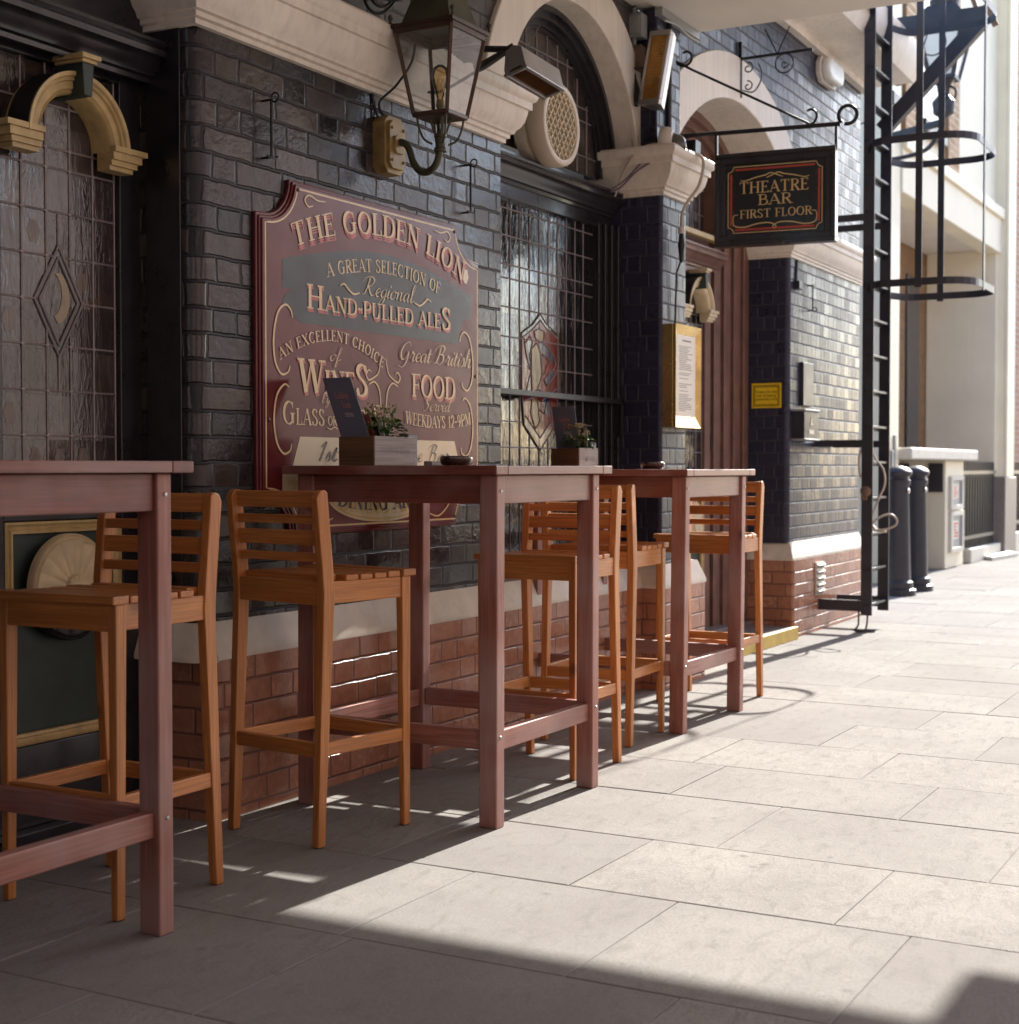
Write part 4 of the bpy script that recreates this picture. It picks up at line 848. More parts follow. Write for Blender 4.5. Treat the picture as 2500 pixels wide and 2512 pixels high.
q.text('DINING AREA', 4.09, 4.645, quad((4.09, .925), (4.366, .905), (4.645, .925)), .058, .16, .04); mb.build('lettering', M['blacksign'], board)
mb = MB(); q = Pen(mb, lambda u, v, d: SP(u+.010, v-.012, d), .0024); q.text('DINING AREA', 4.09, 4.645, quad((4.09, .925), (4.366, .905), (4.645, .925)), .058, .16, .04)
ov = [(SX+.322*math.cos(a), .965+.089*math.sin(a)) for a in [2*math.pi*k/64 for k in range(65)]]; Pen(mb, SP, .0026).line(ov, .005); mb.build('lettering_shadow', M['ochre'], board)
m = MB()
for x, z in ((3.885, 1.93), (2*SX-3.885, 1.93), (3.885, .87), (2*SX-3.885, .87), (3.73, 1.2), (2*SX-3.73, 1.4)): m.lathe([(0, .004), (.005, .003), (.007, 0)], (x, SY-.0005, z), (0, -1, 0), 10)
m.build('screw', M['copper'], board, smooth=True)

# ================================================================== THEATRE BAR sign and its iron bracket
pd = Vector((math.sin(R(5.7)), -math.cos(R(5.7)), 0)); pn = Vector((-math.cos(R(5.7)), -math.sin(R(5.7)), 0)); p0 = Vector((6.80, 2.85, 0))
def onP(x, y):
    d = ray(x, y); t = (p0-CAMP).dot(pn)/d.dot(pn); P = CAMP+d*t; return ((P-p0).dot(pd), P.z)
s0, zt0 = onP(1760, 385); s1, zt1 = onP(2050, 362); _, zb0 = onP(1760, 605); _, zb1 = onP(2050, 590)
zt = (zt0+zt1)/2; zb = (zb0+zb1)/2; Wd, Hd = s1-s0, zt-zb
HP = lambda u, v, d: p0+pd*(s0+u)+Vector((0, 0, zb+v))+pn*d
hs = fixed('hanging_sign', 'black hanging sign with gilt lettering under the iron scroll bracket', 'sign', tuple(HP(Wd/2, 0, 0)))
m = MB(); m.prism([(0, 0), (Wd, 0), (Wd, Hd), (0, Hd)], HP, -.014, .014); hb = m.build('board', M['blacksign'], hs)
m = MB(); fw = .045
for a, b_, c_, d_ in ((0, Wd, 0, fw), (0, Wd, Hd-fw, Hd), (0, fw, fw, Hd-fw), (Wd-fw, Wd, fw, Hd-fw)): m.prism([(a, c_), (b_, c_), (b_, d_), (a, d_)], HP, -.024, .024)
for a, b_, c_, d_ in ((-.006, Wd+.006, -.006, .016), (-.006, Wd+.006, Hd-.016, Hd+.006), (-.006, .016, .016, Hd-.016), (Wd-.016, Wd+.006, .016, Hd-.016)): m.prism([(a, c_), (b_, c_), (b_, d_), (a, d_)], HP, -.032, .032)
m.build('frame', M['blackwood'], hb, bevel=.004)
def notch(o, r):
    q = []
    for cx_, cy_, a0 in ((o, o, 90), (Wd-o, o, 180), (Wd-o, Hd-o, 270), (o, Hd-o, 0)):
        q += [(cx_+r*math.cos(R(a0-90*k/6)), cy_+r*math.sin(R(a0-90*k/6))) for k in range(7)]
    return q
for dsd in (1,):
    HPp = lambda u, v, d: HP(u, v, .0146+d)
    mb = MB(); q = Pen(mb, HPp, .0002); nn = notch(.058, .026); q.line(nn+nn[:1], .0045)
    def B_(x, y): return ((x-25)/700*Wd, (1455-y)/585*Hd)
    yb = lambda y: (1455-y)/595*Hd
    q.text('THEATRE', .2*Wd, .785*Wd, .565*Hd, .125*Hd, .14, .05); q.text('BAR', .36*Wd, .645*Wd, .43*Hd, .115*Hd, .14, .05)
    q.text('FIRST FLOOR', .205*Wd, .815*Wd, .292*Hd, .092*Hd, .14, .05)
    for s in (-1, 1):
        X_ = lambda t: Wd*(.5+s*t)
        q.curve([(X_(.29), .715*Hd), (X_(.25), .705*Hd), (X_(.16), .735*Hd), (X_(.08), .755*Hd), (X_(.03), .775*Hd), (X_(-.03), .745*Hd), (X_(-.07), .725*Hd)], .006)
        q.curve([(X_(.31), .335*Hd), (X_(.35), .32*Hd), (X_(.345), .22*Hd), (X_(.26), .195*Hd), (X_(.15), .225*Hd), (X_(.06), .232*Hd), (X_(.01), .215*Hd), (X_(-.015), .185*Hd), (X_(0), .165*Hd)], .006)
    mb.build('lettering', M['gilt'], hb)
    mb = MB(); q = Pen(mb, HPp, .0001); o = .072
    for a, b_ in (((o+.02, o), (Wd-o-.02, o)), ((o+.02, Hd-o), (Wd-o-.02, Hd-o)), ((o, o+.02), (o, Hd-o-.02)), ((Wd-o, o+.02), (Wd-o, Hd-o-.02))): q.line([a, b_], .010)
    mb.build('red_border', M['redline'], hb)
br = fixed('sign_bracket', 'black iron bracket with scrolled stay holding the hanging sign', 'bracket', (6.8, 2.85, 2.3))
def BP(x, y, dd=0): s_, z_ = onP(x, y); return p0+pd*s_+Vector((0, 0, z_))+pn*dd
m = MB(); a, b_ = BP(1660, 335), BP(2062, 303); a = p0+Vector((0, 0, a.z)); m.tube([a, b_], .011, 8)
bar_ = m.build('bar', M['iron'], br, smooth=True)
m = MB()
for x, ya, yb_ in ((1758, 325, 392), (2052, 303, 368)): m.bar(BP(x, ya), BP(x, yb_), .022, .012, pd)
m.build('hanger', M['iron'], br)
m = MB(); c = BP(2080, 281); m.tube(spiral(c, pd, (0, 0, 1), .042, .042, R(-110), R(230)), .009, 8); m.build('ring', M['iron'], br, smooth=True)
m = MB(); st = [BP(1682, 158), BP(1990, 302)]
e0 = spiral(BP(1681, 140), pd, (0, 0, 1), .022, .048, R(480), R(200), 26); e1 = spiral(BP(1985, 281), pd, (0, 0, 1), .018, .048, R(120), R(-90), 26)
m.tube([q for q in e0] + [BP(1700, 172), BP(1985, 303)], .006, 8); m.tube(e1, .006, 8); m.build('stay', M['iron'], br, smooth=True)

# ================================================================== FURNITURE
def bar_table(cx, cy, top, lean, label):
    t = thing('bar_table', label, 'table', (cx, cy, 0), 0, 'tall wooden bar tables along the pub front')
    hx, hy, lx, ly = .391, .3815, .343, .357; th = .027; lw, ld = .047, .060
    def fin(mb, name, mat, parent, bevel=.003, **k):
        mb.v = [(x+lean*z, y, z) for x, y, z in mb.v]; return mb.build(name, mat, parent, bevel=bevel, **k)
    m = MB(); z0 = top-th
    m.box(-hx, -hx+.07, -hy, hy, z0, top); m.box(hx-.07, hx, -hy, hy, z0, top)
    tt = fin(m, 'tabletop', M['tab_y'], t)
    m = MB(); n = 8; y = -hy; w = (2*hy)/n
    for k in range(n): m.box(-hx+.0715, hx-.0715, -hy+w*k+(0 if k == 0 else .002), -hy+w*(k+1)-(.002 if k < n-1 else 0), z0+.0008, top-.0008)
    fin(m, 'top_slat', M['tab_x'], tt, .002)
    for sx in (-1, 1):
        for sy in (-1, 1):
            m = MB(); m.box(*sorted((sx*lx, sx*(lx-lw))), *sorted((sy*ly, sy*(ly-ld))), 0, z0-.0005)
            lg = fin(m, 'leg', M['leg_z'], t, .004)
            m = MB()
            if sy < 0:
                for z in (.265, top-.075):
                    m.lathe([(0, .0035), (.004, .003), (.0055, 0)], (sx*(lx-lw*.45), -ly-.0002, z), (0, -1, 0), 12)
                fin(m, 'bolt', M['steel'], lg, 0, smooth=True)
    za, zb = z0-.085, z0-.0008
    for s in (-1, 1):
        m = MB(); m.box(-lx+lw+.0005, lx-lw-.0005, *sorted((s*(ly-.010), s*(ly-.032))), za, zb); fin(m, 'apron', M['tab_x'], t)
        m = MB(); m.box(*sorted((s*(lx-.008), s*(lx-.030))), -ly+ld+.0005, ly-ld-.0005, za, zb); fin(m, 'apron', M['tab_y'], t)
        m = MB(); m.box(-lx+lw+.0005, lx-lw-.0005, *sorted((s*(ly-.014), s*(ly-.046))), .222, .280); fin(m, 'stretcher', M['leg_x'], t)
        m = MB(); m.box(*sorted((s*(lx-.008), s*(lx-.036))), -ly+ld+.0005, ly-ld-.0005, .226, .284); fin(m, 'stretcher', M['leg_y'], t)
    return t
bar_table(2.256, 2.657, 1.066, .0, 'bar table closest to the camera, cut off by the left edge')
bar_table(4.134, 2.490, 1.0575, .004, 'middle bar table, standing before the maroon sign with a planter and menu card')
bar_table(5.845, 2.612, 1.0445, .024, 'bar table farthest along the lane, beyond the middle one, its planter near the leaded window')

def make_chair(label):
    t = thing('bar_chair', label, 'bar chair', (0, 0, 0), 0, 'slatted wooden bar chairs round the tables')
    prof = [(-.191, 0), (-.164, 0), (-.1275, .62), (-.1225, .70), (-.1275, .76), (-.150, .978), (-.155, .986), (-.168, .988), (-.182, .982), (-.191, .965), (-.170, .76), (-.1655, .70), (-.168, .62)]
    for s in (-1, 1):
        m = MB(); m.prism(prof, lambda u, v, d: (u, d, v), *sorted((s*.1885, s*.1625)))
        lg = m.build('leg', M['chr_z'], t, bevel=.003)
        m = MB(); m.box(-.189, -.166, *sorted((s*.186, s*.165)), -.0015, .004); m.build('foot_pad', M['black_pl'], lg)
        m = MB(); y0, y1 = sorted((s*.1885, s*.1625)); yb = sorted((s*.1865, s*.1665))
        m.hexa([(.160, yb[0], 0), (.186, yb[0], 0), (.186, yb[1], 0), (.160, yb[1], 0), (.150, y0, .7335), (.187, y0, .7335), (.187, y1, .7335), (.150, y1, .7335)])
        lg = m.build('leg', M['chr_z'], t, bevel=.003)
        m = MB(); m.box(.162, .184, *sorted((s*.185, s*.168)), -.0015, .004); m.build('foot_pad', M['black_pl'], lg)
        m = MB(); m.box(-.130, .1495, *sorted((s*.184, s*.166)), .672, .7335); m.build('apron', M['chr_x'], t, bevel=.002)
        m = MB(); m.box(-.158, .156, *sorted((s*.184, s*.166)), .250, .288); m.build('stretcher', M['chr_x'], t, bevel=.002)
    m = MB(); m.box(.158, .184, -.162, .162, .670, .7335); m.build('apron', M['chr_y'], t, bevel=.002)
    m = MB(); m.box(-.162, -.140, -.162, .162, .668, .7335); m.build('apron', M['chr_y'], t, bevel=.002)
    m = MB(); m.box(.162, .182, -.166, .166, .252, .290); m.build('stretcher', M['chr_y'], t, bevel=.002)
    m = MB(); m.box(-.176, -.154, -.163, .163, .246, .286); m.build('stretcher', M['chr_y'], t, bevel=.002)
    m = MB()
    m.box(.150, .203, -.196, .196, .734, .754)
    for k in range(5):
        x = -.138+.0575*k; dip = (0, .003, .004, .004, .002)[k]; m.box(x, x+.048, -.191 if k else -.160, .191 if k else .160, .734, .753-dip)
    m.build('seat', M['chr_y'], t, bevel=.003)
    xb = lambda z: -.146-.0835*(z-.76)
    for z0, z1 in ((.938, .985), (.893, .918), (.833, .875), (.787, .812)):
        m = MB(); a, b_ = xb(z0), xb(z1); m.hexa([(a-.009, -.1635, z0), (a+.009, -.1635, z0), (a+.009, .1635, z0), (a-.009, .1635, z0), (b_-.009, -.1635, z1), (b_+.009, -.1635, z1), (b_+.009, .1635, z1), (b_-.009, .1635, z1)])
        m.build('back_slat', M['chr_y'], t, bevel=.0025)
    return t
def copy_tree(o, parent=None):
    c = o.copy(); COL.objects.link(c)
    if parent is not None: c.parent = parent; c.matrix_parent_inverse = o.matrix_parent_inverse
    for ch in list(o.children): copy_tree(ch, c)
    return c
chair = make_chair('bar chair tucked under the table closest to the camera, facing left')
spots = [((2.775, 2.648), 180, None),
         ((3.577, 2.605), -9.8, 'bar chair with its back to the camera side, set askew left of the middle table'),
         ((4.696, 2.424), 180, 'bar chair tucked into the middle table from its right end'),
         ((5.335, 2.520), 3, 'bar chair at the left end of the farthest table, back to back with another'),
         ((6.435, 2.505), 180, 'bar chair at the far end of the farthest table, nearest the yellow step')]
for i, ((x, y), a, lab) in enumerate(spots):
    c = chair if i == 0 else copy_tree(chair)
    c.location = (x, y, 0.0015); c.rotation_euler = (0, 0, R(a))
    if lab: c['label'] = lab

# ---- things on the tables
def planter(x0, y0, sx, sy, h, z, label, text=True):
    p = fixed('planter_box', label, 'planter', (x0+sx/2, y0+sy/2, z), 'wooden planter boxes on the bar tables'); t = .012
    m = MB(); m.box(x0, x0+t, y0, y0+sy, z, z+h); m.build('end_panel', M['plant_wood'], p, bevel=.0015)
    m = MB(); m.box(x0+sx-t, x0+sx, y0, y0+sy, z, z+h); m.build('end_panel', M['plant_wood'], p, bevel=.0015)
    m = MB(); m.box(x0+.001, x0+sx-.001, y0-.004, y0+.008, z, z+h+.001); fp = m.build('front_panel', M['plant_pale'], p, bevel=.0015)
    m = MB(); m.box(x0+t, x0+sx-t, y0+sy-t, y0+sy, z, z+h); m.box(x0+t, x0+sx-t, y0+.008, y0+sy-t, z, z+.01); m.build('back_panel', M['plant_wood'], p, bevel=.0015)
    m = MB(); q = Pen(m, lambda u, v, d: (x0+sx*.5+u, y0-.0043-d, z+h*.5+v)); q.text('Golden Lion', -sx*.33, sx*.34, -h*.08, h*.22, .13, .05); m.build('lettering', M['ink'], fp)
    return p
def flowers(x, y, z, r, label, light):
    f = fixed('flowering_plant', label, 'plant', (x, y, z), 'small flowering plants in the planter boxes'); rnd = random.Random(5+int(x*10))
    m = MB(); st = MB(); bl = MB()
    for k in range(26):
        a = rnd.uniform(0, 6.28); rr = r*rnd.uniform(.1, .95); hx = rnd.uniform(.045, .098)
        top = (x+rr*math.cos(a)*1.25, y+rr*math.sin(a), z+hx); st.tube([(x+rr*.3*math.cos(a), y+rr*.3*math.sin(a), z-.03), (x+rr*.7*math.cos(a), y+rr*.7*math.sin(a), z+hx*.5), top], .0014, 5)
        for j in range(5):
            c = Vector(top)+Vector((rnd.uniform(-.014, .014), rnd.uniform(-.012, .012), rnd.uniform(-.008, .010))); s_ = rnd.uniform(.0035, .006)
            if light and rnd.random() < .6:
                for q in range(4):
                    an = q*1.57+rnd.random(); d = Vector((math.cos(an), math.sin(an), rnd.uniform(.1, .9)))*s_*1.7; w = Vector((-math.sin(an), math.cos(an), .2))*s_
                    bl.cur = 1; bl.poly([c, c+d*.6+w, c+d, c+d*.6-w])
            bl.cur = 0; bl.lathe([(0, -s_), (s_*.75, -s_*.4), (s_*.8, s_*.4), (0, s_)], c, (rnd.uniform(-.4, .4), rnd.uniform(-.4, .4), 1), 6)
    for k in range(150):
        a = rnd.uniform(0, 6.28); rr = r*math.sqrt(rnd.random())*1.15; c = Vector((x+rr*math.cos(a)*1.3, y+rr*math.sin(a), z+rnd.uniform(-.006, .062)*(1.15-.4*rr/r)))
        d = Vector((math.cos(a)+rnd.uniform(-.5, .5), math.sin(a)+rnd.uniform(-.5, .5), rnd.uniform(-.3, .6))).normalized(); L = rnd.uniform(.014, .030); w = d.cross(Vector((rnd.uniform(-.3, .3), rnd.uniform(-.3, .3), 1))).normalized()*L*rnd.uniform(.35, .5); up = w.cross(d).normalized()*L*.12
        m.poly([c, c+d*L*.35+w*.9+up, c+d*L*.75+w*.75+up*.5, c+d*L-up, c+d*L*.75-w*.75+up*.5, c+d*L*.35-w*.9+up])
    m.build('foliage', M['leaf'], f); st.build('stem', M['leaf'], f, smooth=True); bl.build('blossom', [M['bud'], M['petal']], f)
    return f
def ashtray(x, y, z, r, label):
    m = MB(); m.lathe([(0, .0), (r*.80, 0), (r*.93, .006), (r, .018), (r*.985, .026), (r*.90, .030), (r*.80, .026), (r*.76, .010), (0, .008)], (0, 0, 0), (0, 0, 1), 40)
    for i in range(4):
        pass
    o = m.build('ashtray', M['ashtray'], None, smooth=True); o.location = (x, y, z); return tag(o, label, 'ashtray', 'glass ashtrays on the tables')
T2Z, T3Z = 1.0578, 1.0450
planter(3.852, 2.600, .235, .130, .0895, T2Z, 'planter box on the middle table, dark grained end and pale lettered front')
m = MB(); m.box(3.866, 4.072, 2.610, 2.718, T2Z+.055, T2Z+.0735); solo(m, 'potting_soil', M['soil'], 'dark soil filling the planter box on the middle table', 'soil', (3.97, 2.66, T2Z+.055))
flowers(3.985, 2.655, T2Z+.088, .050, 'leafy green plant with closed buds on the middle table', False)
def menu_card(x, y, z, w, h, lean, label, grp='slate blue menu cards standing in the planters'):
    c = fixed('menu_card', label, 'menu', (x, y, z), grp)
    ux = Vector((-.10, -1, 0)).normalized(); up = Vector((0.05, lean, 1)).normalized(); nr = ux.cross(up).normalized()
    if nr.x > 0: nr = -nr
    CP = lambda u, v, d: Vector((x, y, z))+ux*u+up*v+nr*d
    m = MB(); m.prism([(-w/2, 0), (w/2, 0), (w/2, h), (-w/2, h)], CP, -.001, .001); cb = m.build('card', M['menu'], c)
    m = MB(); q = Pen(m, lambda u, v, d: CP(u, v, .0012+d)); q.text('Golden', -w*.24, w*.22, h*.745, h*.085, .14, .05); q.text('Lion', -w*.08, w*.20, h*.635, h*.085, .14, .05); m.build('lettering', M['cardpink'], cb)
    m = MB(); q = Pen(m, lambda u, v, d: CP(u, v, .0012+d))
    for k in range(3): q.line([(-w*.1, h*(.57-.018*k)), (w*.2, h*(.57-.018*k))], h*.006)
    m.build('small_print', M['cardwhite'], cb)
    return c, CP
menu_card(3.905, 2.675, T2Z+.015, .115, .285, .42, 'slate blue menu card leaning left in the planter on the middle table')
def leaflets(x, y, z, lean, label, sc=1.0):
    l = fixed('leaflet', label, 'leaflet', (x, y, z), 'leaflets tucked into the planters')
    for k, (mt, h) in enumerate((('cardred', .150), ('black_pl', .142), ('cardwhite', .135))):
        ux = Vector((-.3, -1, 0)).normalized(); up = Vector((.10+.05*k, lean, 1)).normalized(); nr = ux.cross(up); o = Vector((x+.007*k, y-.012*k, z))
        m = MB(); w = .052*sc; m.prism([(-w/2, 0), (w/2, 0), (w/2, h*sc), (-w/2, h*sc)], lambda u, v, d: o+ux*u+up*v+nr*d, -.0008, .0008); m.build('sheet', M[mt], l)
leaflets(3.925, 2.645, T2Z+.02, .35, 'red, black and white leaflets before the menu card on the middle table')
def text_card(x, y, z, w, h, label):
    c = fixed('table_card', label, 'card', (x, y, z), 'narrow printed cards beside the planters')
    m = MB(); m.box(x-w/2, x+w/2, y-.002, y+.002, z, z+h); cb = m.build('card', M['menu'], c)
    m = MB()
    for k in range(9):
        zz_ = z+h*(.92-.10*k); m.box(x-w*.36, x+w*(.05+.3*((k*37) % 10)/10), y-.0032, y-.0022, zz_-h*.028, zz_+h*.02)
    m.build('print', M['cardwhite'], cb)
text_card(4.115, 2.628, T2Z, .055, .098, 'narrow dark printed card right of the planter on the middle table')
m = MB(); m.box(4.03, 4.10, 2.50, 2.53, T2Z, T2Z+.0135); solo(m, 'wood_block', M['plant_pale'], 'small pale wooden number block on the middle table', 'block', (4.065, 2.515, T2Z), 'wooden blocks on the tables', bevel=.001)
ashtray(4.02, 2.405, T2Z, .052, 'brown glass ashtray on the middle table')
planter(5.676, 2.80, .185, .130, .088, T3Z, 'planter box on the farthest table, before the leaded window')
m = MB(); m.box(5.69, 5.847, 2.81, 2.917, T3Z+.055, T3Z+.073); solo(m, 'potting_soil', M['soil'], 'dark soil filling the planter box on the farthest table', 'soil', (5.77, 2.86, T3Z+.055))
flowers(5.775, 2.850, T3Z+.087, .050, 'leafy plant with open pale flowers on the farthest table', True)
menu_card(5.735, 2.868, T3Z+.015, .115, .255, .16, 'slate blue menu card standing in the planter on the farthest table')
leaflets(5.745, 2.842, T3Z+.035, .10, 'red, black and white leaflets in the planter on the farthest table')
text_card(5.905, 2.842, T3Z, .05, .115, 'narrow grey printed card right of the planter on the farthest table')
m = MB(); m.box(5.91, 5.985, 2.79, 2.82, T3Z, T3Z+.013); solo(m, 'wood_block', M['plant_pale'], 'small pale wooden block on the farthest table', 'block', (5.95, 2.805, T3Z), 'wooden blocks on the tables', bevel=.001)
ashtray(5.81, 2.52, T3Z+.001, .052, 'brown glass ashtray glinting on the farthest table')

# ================================================================== FIXTURES ON THE WALL
# wall lantern
LX, LYc = 4.41, 2.70
ln = fixed('wall_lantern', 'old square glazed lantern on a curved arm above the maroon sign', 'lantern', (LX, 2.93, 2.16))
m = MB()
oct_ = lambda w, h, c: [(-w+c, -h), (w-c, -h), (w, -h+c), (w, h-c), (w-c, h), (-w+c, h), (-w, h-c), (-w, -h+c)]
for (w, h, c, a, b_) in ((.062, .098, .022, 2.885, 2.936), (.050, .082, .018, 2.872, 2.886), (.028, .030, .008, 2.862, 2.873)): m.prism([(LX+u, 2.165+v) for u, v in oct_(w, h, c)], yp, a, b_)
for u in (-.036, .036):
    for v in (-.055, .055): m.lathe([(0, .005), (.005, .004), (.006, 0)], (LX+u, 2.871, 2.165+v), (0, -1, 0), 8)
m.build('back_plate', M['brassbox'], ln, bevel=.002)
m = MB(); pts = [(LX, 2.865, 2.165)] + [tuple(onX(x, y, LX)) for x, y in ((985, 349), (999, 357), (1008, 378), (1016, 402), (1033, 421), (1053, 420), (1069, 404), (1077, 380), (1080, 350))]
m.tube(catmull(pts, 8), .0125, 10); arm = m.build('arm', M['verd'], ln, smooth=True)
m = MB(); m.lathe([(.0, .0), (.022, 0), (.022, .012), (.017, .016), (.017, .045), (.022, .05), (.022, .06), (0, .062)], (LX, LYc, 2.125), (0, 0, 1), 16); m.build('collar', M['verd'], arm, smooth=True)
zb_, zt_, hb_, ht_ = 2.245, 2.52, .0655, .110
co = [(-1, -1), (1, -1), (1, 1), (-1, 1)]
m = MB()
for a, b_ in co: m.bar((LX+a*.012, LYc+b_*.012, 2.18), (LX+a*.026, LYc+b_*.026, zb_-.006), .010, .006)
for a, b_ in co: m.tube(catmull([(LX+a*.02, LYc+b_*.02, 2.150), (LX+a*.04, LYc+b_*.04, 2.165), (LX+a*.052, LYc+b_*.052, 2.2), (LX+a*.058, LYc+b_*.058, zb_-.004)], 5), .0038, 6)
m.build('support_rod', M['verd'], ln, smooth=True)
m = MB(); CN = [(LX+a*hb_, LYc+b_*hb_, zb_) for a, b_ in co]; CT = [(LX+a*ht_, LYc+b_*ht_, zt_) for a, b_ in co]
for i in range(4):
    j = (i+1) % 4; m.bar(CN[i], CT[i], .012, .012); m.bar(CN[i], CN[j], .012, .014); m.bar(CT[i], CT[j], .012, .022)
m.box(LX-hb_, LX+hb_, LYc-hb_, LYc+hb_, zb_-.008, zb_-.002)
hh_ = ht_+.012
for s in (-1, 1): m.box(LX-hh_, LX+hh_, *sorted((LYc+s*hh_, LYc+s*(hh_-.03))), zt_+.008, zt_+.022); m.box(*sorted((LX+s*hh_, LX+s*(hh_-.03))), LYc-hh_+.03, LYc+hh_-.03, zt_+.009, zt_+.021)
m.build('frame', M['copper'], ln, bevel=.0015)
for i in range(4):
    j = (i+1) % 4; ce = Vector((LX, LYc, 0)); k = .93
    q = [Vector(CN[i]), Vector(CN[j]), Vector(CT[j]), Vector(CT[i])]; cc = sum(q, Vector())/4; q = [cc+(p_-cc)*.95 for p_ in q]
    m = MB(); m.poly(q); m.build('glass_pane', M['clear'], ln)
m = MB(); z = zt_+.021
def frust(m, w0, z0, w1, z1): m.hexa([(LX+a*w0, LYc+b_*w0, z0) for a, b_ in co]+[(LX+a*w1, LYc+b_*w1, z1) for a, b_ in co])
frust(m, .098, z, .066, z+.105); frust(m, .072, z+.105, .072, z+.112); frust(m, .045, z+.112, .028, z+.17); frust(m, .034, z+.17, .034, z+.176)
m.lathe([(.03, 0), (.036, .02), (.03, .045), (.012, .06), (.014, .07), (0, .085)], (LX, LYc, z+.176), (0, 0, 1), 16); m.build('roof', M['verd'], ln, bevel=.002)
m = MB()
for a, b_ in co: m.lathe([(0, 0), (.007, .002), (.004, .010), (.009, .018), (.007, .026), (.003, .030), (0, .036)], (LX+a*hh_, LYc+b_*hh_, zt_+.022), (0, 0, 1), 10)
m.build('finial', M['verd'], ln, smooth=True)
m = MB(); m.lathe([(0, 0), (.012, 0), (.012, .03), (.015, .032), (.013, .055)], (LX, LYc, zb_), (0, 0, 1), 14); bh = m.build('bulb_holder', M['brassbox'], ln, smooth=True)
m = MB(); m.lathe([(.010, 0), (.014, .015), (.026, .055), (.030, .085), (.024, .108), (.010, .118), (0, .120)], (LX, LYc, zb_+.055), (0, 0, 1), 20); blb = m.build('bulb', M['bulb'], bh, smooth=True)
m = MB()
for k in range(6): a = k*1.047; m.tube([(LX+.006*math.cos(a), LYc+.006*math.sin(a), zb_+.07), (LX+.012*math.cos(a), LYc+.012*math.sin(a), zb_+.145)], .0008, 4)
m.build('filament', M['brass'], blb)
m = MB(); m.tube(catmull([(4.385, 2.91, 2.255), (4.375, 2.925, 2.31), (4.40, 2.87, 2.37), (4.42, 2.82, 2.45), (4.43, 2.815, 2.53), (4.44, 2.83, 2.56)], 8), .0045, 6); m.tube(catmull([(4.36, 2.92, 2.255), (4.345, 2.93, 2.30), (4.34, 2.93, 2.335)], 6), .0045, 6)
solo(m, 'lantern_cable', M['cable'], 'thin dark cable climbing from the lantern plate over the long cornice', 'cable', (4.385, 2.93, 2.255), smooth=True)
# wall hooks
def hook(p0_, p1_, y, lab, ring_top=True):
    x = (p0_.x+p1_.x)/2; m = MB(); zt__, zb__ = max(p0_.z, p1_.z), min(p0_.z, p1_.z); yo = y-.035
    m.tube([(x, yo, zt__), (x, yo, zb__)], .0045, 6)
    e = zt__ if ring_top else zb__; f = zb__ if ring_top else zt__
    m.tube([(x, yo, e), (x, y+.002, e)], .004, 6); m.tube([(x, yo, f), (x, y+.002, f)], .004, 6)
    m.tube(spiral((x, yo-.014, e+.006), (0, 1, 0), (0, 0, 1), .014, .014, 0, 6.0, 18), .003, 6); m.tube([(x-.022, yo, f), (x+.025, yo, f), (x+.03, yo, f+.008)], .0035, 6)
    solo(m, 'wall_hook', M['iron'], lab, 'hook', (x, y, zb__), 'thin iron wall hooks', smooth=True)
hook(onY(667, 245, 2.9), onY(665, 385, 2.9), 2.935, 'thin iron wall hook on the brick at upper left of the maroon sign')
hook(onY(1156, 405, 2.9), onY(1153, 520, 2.9), 2.935, 'thin iron wall hook at upper right of the maroon sign')
hook(onY(1995, 700, 2.95), onY(1993, 762, 2.95), 2.985, 'thin iron wall hook on the corner pier beside the ladder', False)

# radiant heater over the leaded window
h1 = fixed('patio_heater', 'tilted steel infrared heater beside the lantern, under the arch', 'heater', (4.95, 2.93, 2.5), 'infrared heaters')
A_, B__ = onY(1287.6, 158.8, 2.58), onY(1381, 214.8, 2.58); C_, D_ = onY(1337.5, 242.9, 2.665), onY(1242.5, 186.8, 2.665)
ux = ((B__-A_)+(C_-D_)).normalized(); vv = (D_-A_); vv = vv-ux*vv.dot(ux); wv_ = vv.length; vv.normalize(); nn_ = ux.cross(vv).normalized()
if nn_.z > 0: nn_ = -nn_
Lh = ((B__-A_).length+(C_-D_).length)/2; O_ = (A_+D_)/2; O_ = (A_+B__+C_+D_)/4 - ux*Lh/2 - vv*wv_/2
HQ = lambda u, v, d: O_+ux*u+vv*v+nn_*d
m = MB(); m.prism([(0, 0), (0, -.078), (wv_*.35, -.095), (wv_*.75, -.085), (wv_, -.02), (wv_, 0), (wv_-.012, 0), (wv_-.02, -.012), (.02, -.012), (.012, 0)], lambda a, d, u: HQ(u, a, d), 0, Lh); hc = m.build('casing', M['chrome'], h1, bevel=.002)
m = MB(); b_ = .012
for q in ((-.004, -.004, Lh+.004, b_), (-.004, wv_-b_, Lh+.004, wv_+.004)): m.obox(HQ((q[0]+q[2])/2, (q[1]+q[3])/2, .002), ux*(q[2]-q[0])/2, vv*(q[3]-q[1])/2, nn_*.006)
for u in (0, Lh-b_): m.obox(HQ(u+b_/2, wv_/2, .002), ux*b_/2, vv*(wv_/2-b_), nn_*.006)
m.build('bezel', M['chrome'], hc, bevel=.002)
m = MB()
for k in range(34): u = b_+(Lh-2*b_)*k/33; m.obox(HQ(u, wv_/2, -.004), ux*.0012, vv*(wv_/2-b_), nn_*.004)
m.obox(HQ(Lh/2, wv_/2, -.009), ux*(Lh/2-b_), vv*(wv_/2-b_), nn_*.002); m.build('element_grille', M['heat'], h1)
m = MB(); e = HQ(.02, wv_*.5, -.09); m.tube([e, (e.x-.05, 2.94, e.z+.03)], .012, 8); m.tube([HQ(.1, wv_*.4, -.09), onY(1328, 55, 3.0)], .003, 6); m.build('mounting_rod', M['iron'], h1)
m = MB()
